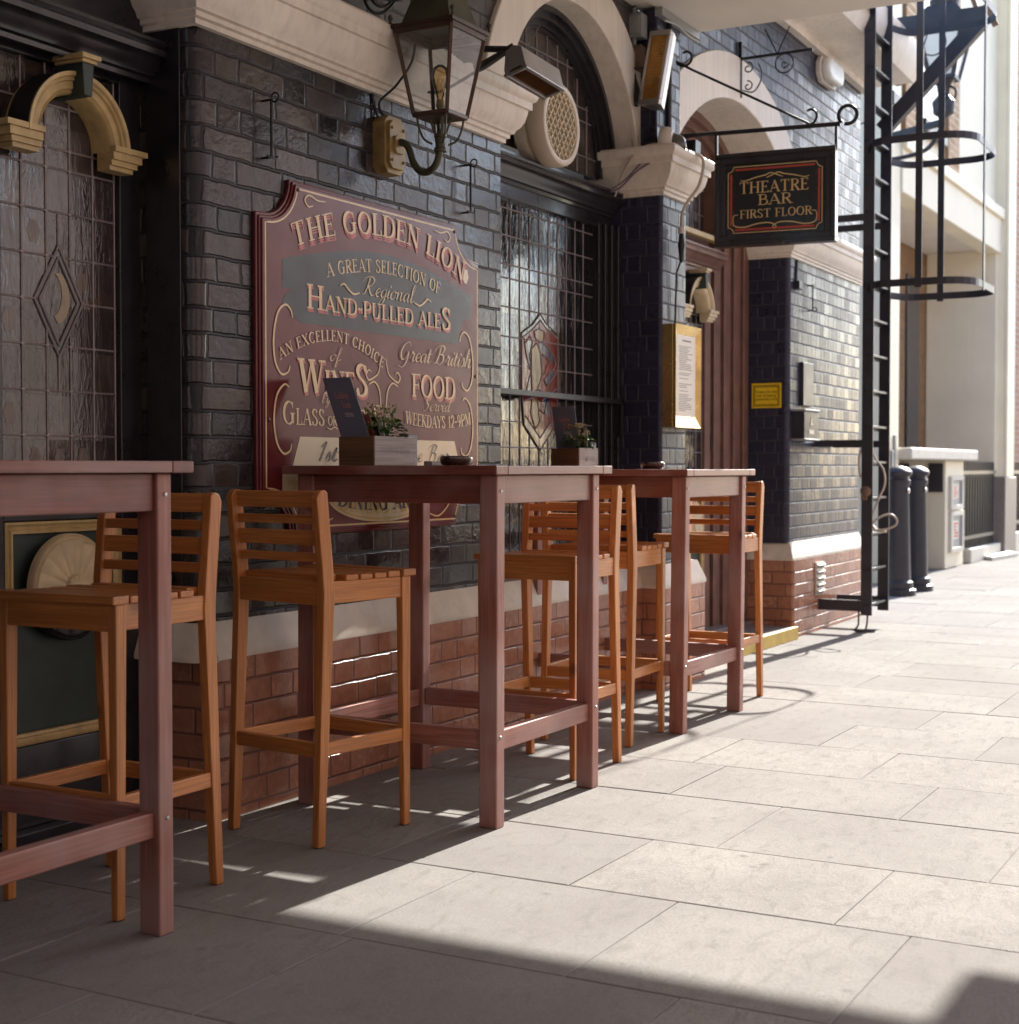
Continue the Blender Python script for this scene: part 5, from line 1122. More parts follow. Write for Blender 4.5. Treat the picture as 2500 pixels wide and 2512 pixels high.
for k in range(6): m.tube(catmull([(4.60, 2.72+.01*k, 2.475+.008*k), (4.70, 2.74, 2.50+.007*k), (4.78, 2.76, 2.49+.006*k), (e.x, e.y, e.z+.004*k)], 6), .004, 6)
m.tube(catmull([e, (4.72, 2.82, 2.44), (4.66, 2.86, 2.40), (4.60, 2.90, 2.40)], 8), .006, 6)
solo(m, 'heater_cable', M['cable'], 'bundle of black cables looped behind the tilted heater', 'cable', tuple(e), smooth=True)
# upright heater by the canopy
h2 = fixed('patio_heater', 'upright infrared heater with amber tubes on the menu pier under the canopy', 'heater', (6.55, 2.85, 2.75), 'infrared heaters')
P4 = [onX(1576, 80, 6.52), onX(1628, 78, 6.50), onX(1637, 252, 6.44), onX(1592, 258, 6.46)]
ux2 = ((P4[1]-P4[0])+(P4[2]-P4[3])).normalized(); dn = ((P4[3]-P4[0])+(P4[2]-P4[1])); dn = (dn-ux2*dn.dot(ux2)); H2 = dn.length/2; dn.normalize(); n2_ = ux2.cross(dn)
if n2_.x > 0: n2_ = -n2_
W2 = ((P4[1]-P4[0]).length+(P4[2]-P4[3]).length)/2; O2 = sum(P4, Vector())/4-ux2*W2/2-dn*H2/2
HR = lambda u, v, d: O2+ux2*u+dn*v+n2_*d
m = MB(); m.prism([(0, 0), (0, -.02), (W2*.25, -.085), (W2*.75, -.085), (W2, -.02), (W2, 0)], lambda a, d, u: HR(a, u, d), 0, H2); hc = m.build('casing', M['chrome'], h2, bevel=.003)
m = MB(); b_ = .013
for u0, u1, v0, v1 in ((-.003, W2+.003, -.003, b_*1.6), (-.003, W2+.003, H2-b_*1.8, H2+.003), (-.003, b_, b_*1.6, H2-b_*1.8), (W2-b_, W2+.003, b_*1.6, H2-b_*1.8)): m.obox(HR((u0+u1)/2, (v0+v1)/2, .004), ux2*(u1-u0)/2, dn*(v1-v0)/2, n2_*.008)
m.build('bezel', M['chrome'], hc, bevel=.003)
m = MB()
for k in range(26): m.obox(HR(W2/2, .025+(H2-.055)*k/25, .003), ux2*(W2/2-b_), dn*.0016, n2_*.003)
m.obox(HR(W2/2, H2/2, .0005), ux2*(W2/2-b_), dn*(H2/2-.02), n2_*.001); m.build('element_grille', M['heat2'], h2)
m = MB(); c = HR(W2*.5, H2*.3, -.085); m.bar(c, (c.x+.12, 2.86, c.z), .03, .012); m.build('mounting_rod', M['iron'], h2)
m = MB(); a = onX(1521, 118, 6.56); b2 = onX(1576, 172, 6.56); m.box(6.54, 6.60, b2.y, a.y, b2.z, a.z); solo(m, 'rusty_junction_box', M['rusty'], 'rust streaked metal box left of the upright heater', 'junction box', (6.57, a.y, b2.z), bevel=.004)
m = MB(); a = onX(1532, 40, 6.56); b2 = onX(1580, 92, 6.56); m.box(6.53, 6.60, b2.y, a.y, b2.z, a.z); m.box(6.522, 6.53, b2.y+.01, a.y-.03, b2.z+.015, a.z-.015); m.tube([(6.56, (a.y+b2.y)/2, b2.z-.03), (6.56, (a.y+b2.y)/2, a.z+.03)], .012, 10); solo(m, 'isolator_switch', M['grey_pl'], 'grey isolator switch box above the rusty box', 'switch', (6.56, a.y, b2.z), bevel=.005)
m = MB(); c0 = onX(1552, 168, 6.54); rnd = random.Random(3)
for k in range(6): m.tube(catmull([c0+Vector((0, rnd.uniform(-.015, .015), 0)), c0+Vector((0, .035+.006*k, -.07)), c0+Vector((-.01, .028-.01*k, -.15-.006*k)), c0+Vector((-.01, -.012-.006*k, -.13)), c0+Vector((0, -.014, -.04)), c0], 6), .0042, 6)
m.tube(catmull([c0, onX(1585, 165, 6.5), onX(1600, 150, 6.52)], 6), .005, 6); m.tube(catmull([onX(1552, 38, 6.56), onX(1560, 10, 6.56), onX(1590, 6, 6.6), onX(1620, 40, 6.8)], 8), .006, 6)
solo(m, 'coiled_cable', M['cable'], 'coil of black cable hanging below the rusty box', 'cable', tuple(c0), smooth=True)
m = MB(); pts = [(6.95, 2.93, 3.27), (7.1, 2.94, 3.265), (7.28, 2.945, 3.262)]; m.box(6.60, 7.07, 2.82, 2.858, 3.175, 3.213); m.tube(catmull([(6.6, 2.81, 3.15), (6.75, 2.81, 3.165), (6.9, 2.815, 3.155), (7.06, 2.82, 3.16)], 6), .006, 6); solo(m, 'cable_trunking', M['grey_pl'], 'dark cable trunking along the inner edge of the canopy', 'trunking', (6.85, 2.84, 3.175))
m = MB(); m.tube([(6.735, 2.84, 2.56), (6.735, 2.84, 3.21)], .012, 8); solo(m, 'conduit_pipe', M['blackwood'], 'dark vertical conduit pipe on the pier above the cream capital', 'pipe', (6.735, 2.85, 2.56), smooth=True)
# round extractor vent
vc = onY(1381, 306, 2.925); vx, vz = vc.x, vc.z
ex = fixed('extractor_vent', 'round cream extractor vent with a lattice grille in the fanlight', 'vent', (vx, 3.08, vz))
m = MB(); m.lathe([(.150, -.16), (.163, -.155), (.166, -.10), (.150, -.10), (.150, -.085), (.168, -.085), (.175, -.07), (.176, -.02), (.170, -.004), (.158, 0), (.146, -.004), (.143, -.014), (.141, -.03), (0, -.03)], (vx, 2.925, vz), (0, -1, 0), 56); vb = m.build('casing', M['cream_pl'], ex, smooth=True)
m = MB(); s_ = .040
for sg in (-1, 1):
    for k in range(-7, 8):
        c = k*s_; r_ = .142
        if abs(c) < r_*1.2:
            # line with slope sg*1.45 crossing u = c
            d = Vector((1, 0, sg*1.35)).normalized(); n_ = Vector((-d.z, 0, d.x)); off = c*.8; hl = math.sqrt(max(0, r_*r_-off*off))
            if hl > .01: mid = Vector((vx, 2.925+.014, vz))+n_*off; m.bar(mid-d*hl, mid+d*hl, .018, .0045, d.cross(Vector((0, 1, 0))))
m.build('grille', M['palegold'], ex); m = MB(); m.lathe([(0, 0), (.1405, 0)], (vx, 2.925+.0285, vz), (0, -1, 0), 40); m.build('grille_back', M['grille_back'], ex)
# security camera on the capital
sc = onY(1646, 352, 2.77); cm = fixed('security_camera', 'white dome security camera above the cream capital', 'camera', (sc.x, 2.82, sc.z)); ax_ = Vector((.35, -1, -.12)).normalized()
c = Vector((sc.x, 2.80, sc.z))
m = MB(); m.lathe([(0, -.03), (.070, -.03), (.080, -.012), (.080, .012), (.072, .030), (.056, .034), (0, .034)], c, ax_, 36); m.build('housing', M['plastic_w'], cm, smooth=True)
m = MB(); m.lathe([(.052, .033), (.052, .052), (.045, .078), (.027, .096), (0, .102)], c, ax_, 28); m.build('dome', M['dark_up'], cm, smooth=True)
m = MB(); a = onX(1683, 348, 6.98); b2 = onX(1712, 402, 6.98); m.box(6.95, 7.02, b2.y, a.y, b2.z, a.z); m.box(6.945, 6.95, b2.y+.006, a.y-.006, b2.z+.01, a.z-.01); solo(m, 'floodlight', M['black_pl'], 'small black floodlight behind the dome camera', 'floodlight', (6.98, a.y, b2.z), bevel=.006)
# pale cable with its plug, running down to the menu case
m = MB(); m.tube(catmull([(6.70, 2.735, 2.545), (6.78, 2.70, 2.54), (6.80, 2.69, 2.50), (6.77, 2.70, 2.40), (6.745, 2.74, 2.33), (6.735, 2.77, 2.27), (6.735, 2.775, 2.20)], 8), .008, 8); solo(m, 'pale_cable', M['cable_w'], 'pale cable draped over the capital down to a plug', 'cable', (6.7, 2.74, 2.2), smooth=True)
m = MB(); m.lathe([(.012, .03), (.016, .03), (.017, .0), (.012, -.002), (.014, -.03), (.018, -.06), (.012, -.10), (.010, -.13), (.004, -.14)], (6.735, 2.775, 2.17), (0, 0, 1), 14)
for i, f in enumerate(m.f): m.mi[i] = 0 if m.v[f[0]][2] > 2.17 else 1
m.cur = 1; m.tube([(6.735, 2.775, 2.05), (6.733, 2.80, 1.98), (6.73, 2.805, 1.73)], .005, 6); solo(m, 'plug_connector', [M['plastic_w'], M['cable']], 'black plug connector hanging on the menu pier', 'plug', (6.735, 2.79, 2.05), smooth=True)
m = MB(); m.tube(catmull([(6.43, 3.03, 2.34), (6.47, 2.98, 2.36), (6.50, 2.90, 2.44), (6.53, 2.80, 2.50), (6.56, 2.73, 2.56), (6.60, 2.73, 2.58)], 8), .005, 6); m.tube(catmull([(6.44, 3.02, 2.345), (6.49, 2.96, 2.40), (6.52, 2.86, 2.50), (6.55, 2.76, 2.55), (6.62, 2.72, 2.556)], 8), .004, 6)
solo(m, 'violet_cable', M['cable_p'], 'violet cables looping over the left side of the capital', 'cable', (6.5, 2.95, 2.35), smooth=True)
m = MB(); m.tube(catmull([(6.50, 3.02, 2.32), (6.495, 2.98, 2.42), (6.50, 2.90, 2.53), (6.55, 2.80, 2.565), (6.70, 2.735, 2.56)], 8), .006, 6); solo(m, 'white_conduit', M['cable_w'], 'thin white conduit curving up past the capital', 'cable', (6.5, 3.0, 2.32), smooth=True)
# brass menu case
mc = fixed('menu_case', 'tall brass framed menu case on the menu pier', 'menu case', (6.77, 2.82, 1.24)); x0, x1, z0, z1 = 6.615, 6.935, 1.243, 1.732
m = MB(); m.box(x0, x1, 2.768, 2.832, z0, z1); mcb = m.build('case', M['brass'], mc, bevel=.002)
m = MB(); fr_ = .055; o_ = [(x0, z0), (x1, z0), (x1, z1), (x0, z1)]; i_ = [(x0+fr_*.75, z0+fr_), (x1-fr_*.75, z0+fr_), (x1-fr_*.75, z1-fr_*.85), (x0+fr_*.75, z1-fr_*.85)]
for k in range(4):
    j = (k+1) % 4; m.poly([(o_[k][0], 2.752, o_[k][1]), (o_[j][0], 2.752, o_[j][1]), (i_[j][0], 2.766, i_[j][1]), (i_[k][0], 2.766, i_[k][1])]); m.poly([(o_[k][0], 2.752, o_[k][1]), (o_[j][0], 2.752, o_[j][1]), (o_[j][0], 2.768, o_[j][1]), (o_[k][0], 2.768, o_[k][1])])
m.build('bevelled_frame', M['brass'], mc)
m = MB(); m.box(i_[0][0], i_[1][0], 2.7655, 2.767, i_[0][1], i_[2][1]); mp = m.build('menu_sheet', M['paper'], mc)
m = MB(); rnd = random.Random(2); z = i_[2][1]-.03; m.box(x0+.11, x1-.10, 2.765, 2.7654, z, z+.008)
while z > i_[0][1]+.03:
    z -= .0085
    if rnd.random() < .86: a = x0+.065+rnd.uniform(0, .01); m.box(a, a+rnd.uniform(.08, .17), 2.765, 2.7654, z, z+.0032)
m.build('print', M['ink'], mp)
# notice on the door reveal
yn = [onX(x, y, 8.948) for x, y in ((1845, 941), (1917, 941), (1917, 1000), (1845, 1000))]; ya, yb2 = yn[0].y, yn[1].y; za, zb2 = yn[0].z, yn[2].z
nb = fixed('toilet_notice', 'yellow notice with a chequered border on the dark doorway reveal', 'notice', (8.948, (ya+yb2)/2, zb2))
m = MB(); m.box(8.944, 8.949, yb2, ya, zb2, za); nbd = m.build('plate', M['yellow'], nb)
NP = lambda u, v, d: (8.9436-d, ya-u, zb2+v); wn_, hn_ = ya-yb2, za-zb2
m = MB(); cs = wn_/24
for i in range(24):
    for j in range(int(hn_/cs)):
        e = min(i, j, 23-i, int(hn_/cs)-1-j)
        if e in (1, 2) and (i+j) % 2 == 0: m.prism([(i*cs, j*cs), ((i+1)*cs, j*cs), ((i+1)*cs, (j+1)*cs), (i*cs, (j+1)*cs)], NP, 0, .0003)
m.build('chequered_border', M['blacksign'], nbd)
def block_text(txt, size, P, mat, name, parent, align='CENTER'):
    cu = bpy.data.curves.new('t', 'FONT'); cu.body = txt; cu.size = size; cu.align_x = align; cu.align_y = 'CENTER'; cu.space_line = .95; cu.resolution_u = 3
    to = bpy.data.objects.new('t', cu); COL.objects.link(to); dg = bpy.context.evaluated_depsgraph_get(); me = bpy.data.meshes.new_from_object(to.evaluated_get(dg))
    mb = MB(); mb.v = [tuple(P(v.co.x, v.co.y, 0)) for v in me.vertices]; mb.f = [tuple(p_.vertices) for p_ in me.polygons]; mb.mi = [0]*len(mb.f); mb.attr = [0.0]*len(mb.f)
    bpy.data.objects.remove(to); bpy.data.curves.remove(cu); bpy.data.meshes.remove(me)
    return mb.build(name, mat, parent)
block_text('Toilets for the\nuse of paying\ncustomers only', hn_*.155, lambda u, v, d: NP(wn_/2+u, hn_/2+v, .0004), M['blacksign'], 'lettering', nbd)
# cigarette bin and conduit on the corner pier
a = onY(1962, 1003, 2.93); b2 = onY(1996, 1082, 2.93); cb_ = fixed('cigarette_bin', 'small dark wall mounted cigarette bin on the corner pier', 'bin', ((a.x+b2.x)/2, 2.985, b2.z))
m = MB(); m.box(a.x, b2.x, 2.90, 2.986, b2.z+.012, a.z-.014); bx_ = m.build('box', M['bollard'], cb_, bevel=.003)
m = MB(); m.box(a.x-.012, b2.x+.012, 2.89, 2.986, a.z-.0135, a.z); m.box(a.x-.012, b2.x+.012, 2.89, 2.986, b2.z, b2.z+.0115); m.build('lid', M['grey_pl'], cb_, bevel=.004)
m = MB(); xm = (a.x+b2.x)/2; zm = (a.z+b2.z)/2
m.prism([(xm-.05, zm-.055), (xm+.05, zm-.055), (xm+.05, zm-.03), (xm-.05, zm-.03)], yp, 2.898, 2.9)
m.prism([(xm+.012*math.cos(t), zm+.02+.03*math.sin(t)) for t in [6.283*k/14 for k in range(14)]], yp, 2.898, 2.9)
m.prism([(xm+.026*math.cos(t), zm+.005+.010*math.sin(t)) for t in [6.283*k/14 for k in range(14)]], yp, 2.8975, 2.8979); m.build('emblem', M['plastic_w'], bx_)
m = MB(); a = onY(1966, 888, 2.97); b2 = onY(1990, 998, 2.97); m.box(a.x, b2.x, 2.955, 2.986, b2.z, a.z); solo(m, 'conduit_cover', M['bollard'], 'flat grey conduit cover above the cigarette bin', 'conduit', ((a.x+b2.x)/2, 2.986, b2.z), bevel=.004)
m = MB(); a = onY(1962, 622, 2.96); b2 = onY(1958, 690, 2.96); m.tube([(a.x, 2.975, a.z), (b2.x, 2.975, b2.z)], .010, 6); m.box(b2.x-.035, b2.x+.035, 2.94, 2.986, b2.z-.05, b2.z); solo(m, 'wall_sensor', M['bollard'], 'small rusty sensor box on a cable high on the corner pier', 'sensor', (b2.x, 2.985, b2.z-.05), bevel=.003)
# bulkhead light
a = onY(2018, 142, 2.93); b2 = onY(2068, 212, 2.93); bl_ = fixed('bulkhead_light', 'white bulkhead light under the eaves of the corner pier', 'light', ((a.x+b2.x)/2, 2.985, (a.z+b2.z)/2)); xm, zm = (a.x+b2.x)/2, (a.z+b2.z)/2; hw, hh2 = abs(b2.x-a.x)/2*.85, .085
m = MB(); m.prism([(xm+u, zm+v) for u, v in oct_(hw, hh2, .05)], yp, 2.955, 2.987); m.build('base', M['plastic_w'], bl_, bevel=.004)
m = MB(); m.prism([(xm+u*.88, zm+v*.84) for u, v in oct_(hw, hh2, .05)], yp, 2.90, 2.9545); m.build('diffuser', M['opal'], bl_, bevel=.02, seg=3)
# iron lamp bracket beside the doorway arch
ib = fixed('scroll_bracket', 'old iron scroll bracket with an arm on the wall over the doorway arch', 'bracket', (8.07, 2.985, 3.1)); bx = 8.07
m = MB(); m.bar((bx, 2.975, 3.12), (bx, 2.975, 3.43), .012, .02, (0, 1, 0)); m.bar((bx, 2.97, 3.335), (bx, 2.56, 3.335), .014, .014); m.build('bar', M['iron'], ib)
m = MB(); ey, ez = Vector((0, -1, 0)), Vector((0, 0, 1))
m.tube(spiral((bx, 2.93, 3.28), ey, ez, .008, .034, R(-300), R(100)), .004, 6); m.tube(spiral((bx, 2.93, 3.18), ey, ez, .006, .03, R(-300), R(100)), .004, 6); m.tube(catmull([(bx, 2.96, 3.16), (bx, 2.90, 3.145), (bx, 2.86, 3.19), (bx, 2.85, 3.25), (bx, 2.87, 3.30)], 6), .004, 6); m.tube(spiral((bx, 2.72, 3.28), ey, ez, .052, .052, 0, 6.2, 30), .004, 6); m.tube(spiral((bx, 2.72, 3.275), ey, ez, .006, .022, 0, 6, 20), .0035, 6)
for s in (-1, 1): m.tube([(bx, 2.76, 3.335), (bx, 2.76+s*.07, 3.48)], .004, 6)
m.build('scroll', M['iron'], ib, smooth=True)
m = MB(); m.tube(spiral((4.30, 2.86, 2.70), (1, 0, 0), (0, -.35, 1), .105, .105, R(150), R(390), 30), .006, 8); m.tube(spiral((4.30, 2.85, 2.70), (1, 0, 0), (0, -.35, 1), .085, .085, R(150), R(390), 30), .005, 8)
for t in (.0, .03, .06): m.bar((4.22+t, 2.86, 2.63), (4.36+t, 2.86, 2.645+t*.3), .008, .008)
solo(m, 'iron_basket', M['iron'], 'black iron basket of curled bars resting on the long cornice', 'basket', (4.30, 2.86, 2.56), smooth=True)

# ================================================================== ACCESS LADDER WITH CAGE
XL, XR_, LY = 9.50, 9.90, 2.64
ld = fixed('access_ladder', 'tall caged iron access ladder on the corner of the pub', 'ladder', (9.7, LY, .11))
for x in (XL, XR_):
    m = MB(); m.box(x-.007, x+.007, LY-.036, LY+.036, .11, 4.2); r_ = m.build('rail', M['ladder'], ld, bevel=.002)
    m = MB()
    for k in range(17):
        z = .178+.227*k
        for s in (-.012, .012): m.lathe([(0, .005), (.006, .004), (.008, 0)], (x-.0072, LY+s, z), (-1, 0, 0), 8)
    m.build('rivet', M['iron'], r_)
for k in range(17):
    z = .178+.227*k; m = MB(); m.box(XL+.0075, XR_-.0075, LY-.024, LY+.024, z-.008, z+.008); m.box(XL+.0075, XR_-.0075, LY+.014, LY+.024, z-.024, z-.0082); m.build('rung', M['ladder'], ld, bevel=.002)
HX0, HX1 = XL-.22, XR_+.22
def hoop(z, d):
    pts = [(XL, LY), (XL-.05, LY-.03)] + [(HX0+.11-.11*math.sin(a), LY-.06-.11*(1-math.cos(a))) for a in [R(90)*k/5 for k in range(1, 6)]]
    r_ = .20; pts += [(HX0, LY-d+r_)] + [(HX0+r_-r_*math.cos(a), LY-d+r_-r_*math.sin(a)) for a in [R(90)*k/6 for k in range(1, 7)]] + [(HX1-r_+r_*math.sin(a), LY-d+r_-r_*math.cos(a)) for a in [R(90)*k/6 for k in range(0, 7)]]
    pts += [(HX1-.11+.11*math.sin(a), LY-.06-.11*(1-math.cos(a))) for a in [R(90)*k/5 for k in range(5, 0, -1)]] + [(XR_+.05, LY-.03), (XR_, LY)]
    m = MB(); m.sweep(pts, [(0, z-.022), (.006, z-.022), (.006, z+.022), (0, z+.022), (0, z-.022)]); return m.build('hoop', M['ladder'], ld)
ZH = (2.185, 3.06, 3.93)
for z in ZH: hoop(z, .68)
for x, y in ((HX0-.006, onX(2254, 600, HX0).y), (HX1+.006, onX(2308, 500, HX1).y), (9.62, LY-.685)):
    m = MB(); m.box(x-.004, x+.004, y-.021, y+.021, 2.15, 4.2) if abs(x-9.62) > .1 else m.box(x-.021, x+.021, y-.004, y+.004, 2.15, 4.2); m.build('cage_bar', M['ladder'], ld, bevel=.001)
for z in (1.208, 2.64):
    for x in (XL, XR_): m = MB(); m.box(x-.006, x+.006, LY+.03, 2.985, z-.022, z+.022); m.build('wall_arm', M['ladder'], ld)
for x in (XL, XR_): m = MB(); m.box(x-.01, x+.01, LY+.03, 2.95, .135, .205); m.build('wall_arm', M['ladder'], ld)
m = MB(); m.tube(catmull([(XL, LY+.05, .15), (XL-.005, LY+.05, .05), (XL-.02, LY+.07, .012), (XL+.02, LY+.01, .02), (XL, LY-.01, .15)], 8), .006, 6); m.bar((XL-.03, LY+.06, .012), (XL+.05, LY-.04, .012), .02, .02); solo(m, 'dangling_strap', M['ladder'], 'rusty iron strap dangling from the foot of the ladder', 'strap', (XL, LY+.03, 0))
m = MB(); cxy = Vector((9.62, 2.56, .60)); rnd = random.Random(9)
m.tube(catmull([onX(2120, 1170, XL), onX(2110, 1165, XL), onX(2108, 1120, XL), onX(2125, 1090, 9.52), onX(2150, 1128, 9.6), onX(2168, 1155, 9.6), onX(2170, 1190, 9.6), onX(2155, 1225, 9.6), onX(2140, 1265, 9.58), onX(2138, 1285, 9.55), onX(2160, 1300, 9.5), onX(2195, 1290, 9.5), onX(2200, 1275, 9.5), onX(2185, 1262, 9.5), onX(2160, 1268, 9.5), onX(2140, 1285, 9.5), onX(2150, 1300, 9.5), onX(2175, 1305, 9.5)], 8), .007, 8)
solo(m, 'looped_hose', M['cable_w'], 'grey hose looped round the lower rungs of the ladder', 'hose', (9.62, 2.56, .5), smooth=True)
m = MB(); m.lathe([(0, 0), (.03, 0), (.036, .02), (.022, .04), (.0, .045)], (XL-.007, LY+.002, onX(2127, 1205, XL).z), (-1, 0, 0), 12); m.obox((XL-.03, LY+.01, onX(2127, 1215, XL).z), (.012, 0, 0), (0, .018, 0), (0, 0, .03)); solo(m, 'padlock', M['rusty'], 'rusty padlock on the left rail of the ladder', 'padlock', (XL-.01, LY, onX(2127, 1222, XL).z), smooth=True)
fe = fixed('escape_platform', 'iron fire escape bracket and beam at the head of the ladder', 'platform', (10.5, 2.9, 3.9))
XP = 10.45; m = MB(); m.bar(onX(2170, 72, XP), onX(2420, 38, XP), .09, .11); m.build('beam', M['ladder'], fe)
m = MB(); m.bar(onX(2165, 320, XP), onX(2408, 52, XP), .07, .10); m.build('strut', M['ladder'], fe)
m = MB(); m.bar(onX(2385, -10, XP), onX(2408, 55, XP), .05, .03); m.bar(onX(2420, 10, 10.4), onX(2443, 62, 10.4), .03, .04); m.build('bracket_plate', M['rusty'], fe)
m = MB(); ez = Vector((0, 0, 1)); rnd = random.Random(4); c0 = onX(2065, 62, 9.7)
for k in range(40): p_ = c0+Vector((rnd.uniform(-.25, .25), rnd.uniform(-.16, .16), rnd.uniform(-.06, .10))); m.tube([p_, p_+Vector((rnd.uniform(-.12, .12), rnd.uniform(-.12, .12), rnd.uniform(-.06, .05)))], .004, 4)
solo(m, 'bird_spikes', M['iron'], 'tangle of wire bird spikes behind the eaves', 'spikes', tuple(c0))
m = MB(); XS = 11.2
def sc_(x, y, r0, r1, a0, a1): m.tube(spiral(onX(x, y, XS), (0, -1, 0), (0, 0, 1), r0, r1, R(a0), R(a1), 26), .006, 6)
sc_(2215, 98, .03, .05, 0, 400); sc_(2245, 88, .02, .045, 0, 400); sc_(2203, 196, .02, .05, 0, 400); sc_(2246, 178, .02, .05, 0, 400); sc_(2290, 105, .09, .09, 0, 360); sc_(2105, 275, .06, .10, 90, 330); sc_(2095, 330, .06, .11, 60, 300)
for pl in (((2192, 90), (2186, 110), (2190, 165), (2178, 190)), ((2178, 190), (2200, 174), (2222, 185), (2240, 198)), ((2225, 168), (2240, 145), (2262, 120), (2275, 85))): m.tube(catmull([onX(x, y, XS) for x, y in pl], 6), .006, 6)
solo(m, 'scrolled_ironwork', M['iron'], 'open scrolled ironwork panel behind the ladder cage', 'ironwork', tuple(onX(2220, 200, XS)), smooth=True)

# ================================================================== BEYOND THE LADDER
def bollard(x, y, lab):
    b = fixed('bollard', lab, 'bollard', (x, y, 0), 'black cast iron bollards')
    m = MB(); m.lathe([(.15, 0), (.15, .05), (.125, .06), (.125, .11), (.105, .125), (.085, .90), (.098, .92), (.098, .95), (.088, .96), (.086, .985)], (x, y, 0), (0, 0, 1), 28); sh_ = m.build('post', M['bollard'], b, smooth=True)
    m = MB(); m.lathe([(.105, .985), (.112, 1.0), (.112, 1.02), (.09, 1.045), (.04, 1.065), (0, 1.07)], (x, y, 0), (0, 0, 1), 28); m.build('cap', M['bollard'], b, smooth=True)
    m = MB(); m.lathe([(0, .012), (.018, .010), (.022, 0)], (x-.02, y-.088, .86), (0, -1, 0), 10); m.build('stud', M['plastic_w'], sh_)
bollard(12.45, 3.20, 'black iron bollard nearer the ladder'); bollard(13.0, 3.19, 'black iron bollard beside the railings gate')
NB = fixed('neighbour_building', 'cream rendered building beyond the ladder with a recessed porch', 'building', (16, 3.7, 0)); YF = 3.60
def nbx(name, mat, *bx, parent=NB, bevel=.01, lab=None):
    m = MB()
    for q in bx: m.box(*q)
    return tag(m.build(name, mat, parent, bevel=bevel), lab)
X1 = lambda x, Y=YF: onY(x, 1200, Y).x
nbx('pilaster', M['cream_b'], (X1(2172), X1(2204), YF, 4.6, 0, 9), lab='narrow cream pilaster just right of the ladder')
BWY = 4.45
nbx('brick_wall', M['bg_brick'], (X1(2204), 20, BWY, 4.6, 0, 3.64)); nbx('window', M['darkglass'], (X1(2222, BWY-.02), X1(2251, BWY-.02), BWY-.03, BWY-.002, 1.2, 3.3)); nbx('window_trim', M['red_brick'], (X1(2284, BWY-.06), X1(2297, BWY-.06), BWY-.08, BWY-.003, .0, 3.63))
XW = 18.55
nbx('side_wall', M['cream_b'], (XW, XW+.4, YF+.02, 4.445, .95, 3.64)); nbx('side_wall', M['granite'], (XW-.02, XW+.4, YF+.03, 4.44, 0, .948), lab='grey granite base of the porch side wall')
nbx('porch_ceiling', M['soffit'], (X1(2204)+.001, XW+.4, YF+.02, 4.6, 3.641, 3.8)); nbx('ceiling_beam', M['cream_b'], (X1(2204)+.001, XW+.4, YF-.02, YF+.2, 3.60, 4.15), (X1(2204)+.001, XW+.4, YF-.06, YF-.0205, 4.0, 4.12))
XQ = X1(2487, YF-.06)
nbx('pilaster', M['cream_b'], (XW+.1, XQ, YF-.06, YF+.3, .94, 9), (XW+.1, XW+.4, YF-.10, YF-.061, .94, 9), lab='broad cream pilaster at the right edge of the view'); nbx('pilaster_base', M['granite'], (XW+.08, XQ+.02, YF-.09, YF+.3, 0, .939))
nbx('facade', M['cream_b'], (X1(2204)+.001, XW+.1, YF+.05, YF+.3, 4.151, 9)); nbx('brick_pier', M['bg_brick'], (X1(2213), X1(2252), YF-.01, YF+.049, 4.16, 9), (X1(2318), X1(2345), YF-.01, YF+.049, 4.16, 9))
for a, b_ in ((2178, 2211), (2258, 2312)): f_ = nbx('window', M['opal'], (X1(a), X1(b_), YF+.02, YF+.045, 4.45, 6.2)); nbx('window_sill', M['iron'], (X1(a), X1(b_), YF-.03, YF+.019, 4.33, 4.449), parent=f_)
nbx('red_brick_wall', M['red_brick'], (XQ+.021, 40, YF, YF+.4, 0, 9))
nbx('base_kerb', M['palestone'], (16.95, XW+.05, YF-.05, YF+.1, 0, .16), (XQ+.021, 40, YF-.06, YF-.013, .0, .25))
# boundary pier with framed notices, gate, railings
YP = 3.58; px0, px1 = onZ(2318, 1397).x, X1(2364, YP)
bp = fixed('boundary_pier', 'cream boundary pier with a flat coping and two framed notices', 'wall', (px0+.4, YP, 0))
m = MB(); m.box(px0, px1, YP, 4.05, 0, 1.13); m.build('pier', M['cream_b'], bp, bevel=.01)
m = MB(); m.box(X1(2204)+.01, px1+.25, YP-.10, 4.44, 1.131, 1.24); m.build('coping', M['palestone'], bp, bevel=.015)
def notice(y0, y1, lab, k):
    a, b2 = onY(2327, y0, YP), onY(2357, y1, YP); n_ = fixed('framed_notice', lab, 'notice', ((a.x+b2.x)/2, YP, b2.z), 'framed notices on the boundary pier')
    m = MB()
    for q in ((a.x, b2.x, a.z-.05, a.z), (a.x, b2.x, b2.z, b2.z+.05), (a.x, a.x+.07, b2.z+.05, a.z-.05), (b2.x-.07, b2.x, b2.z+.05, a.z-.05)): m.box(q[0], q[1], YP-.035, YP-.0005, q[2], q[3])
    m.build('frame', M['palestone'], n_, bevel=.004); m = MB(); m.box(a.x+.0705, b2.x-.0705, YP-.012, YP-.0006, b2.z+.051, a.z-.051); bd = m.build('board', M['grey_pl'], n_)
    w, h = b2.x-a.x-.14, a.z-b2.z-.1
    m = MB(); m.box(a.x+.07+w*.2, a.x+.07+w*.75, YP-.0145, YP-.0125, b2.z+.05+h*.25, b2.z+.05+h*.85); m.build('sheet', M['cardwhite'], bd)
    m = MB(); rnd = random.Random(k)
    for j in range(5): m.box(a.x+.07+w*.28, a.x+.07+w*rnd.uniform(.5, .68), YP-.0165, YP-.015, b2.z+.05+h*(.32+.10*j), b2.z+.05+h*(.38+.10*j))
    m.build('print', M['red'], bd)
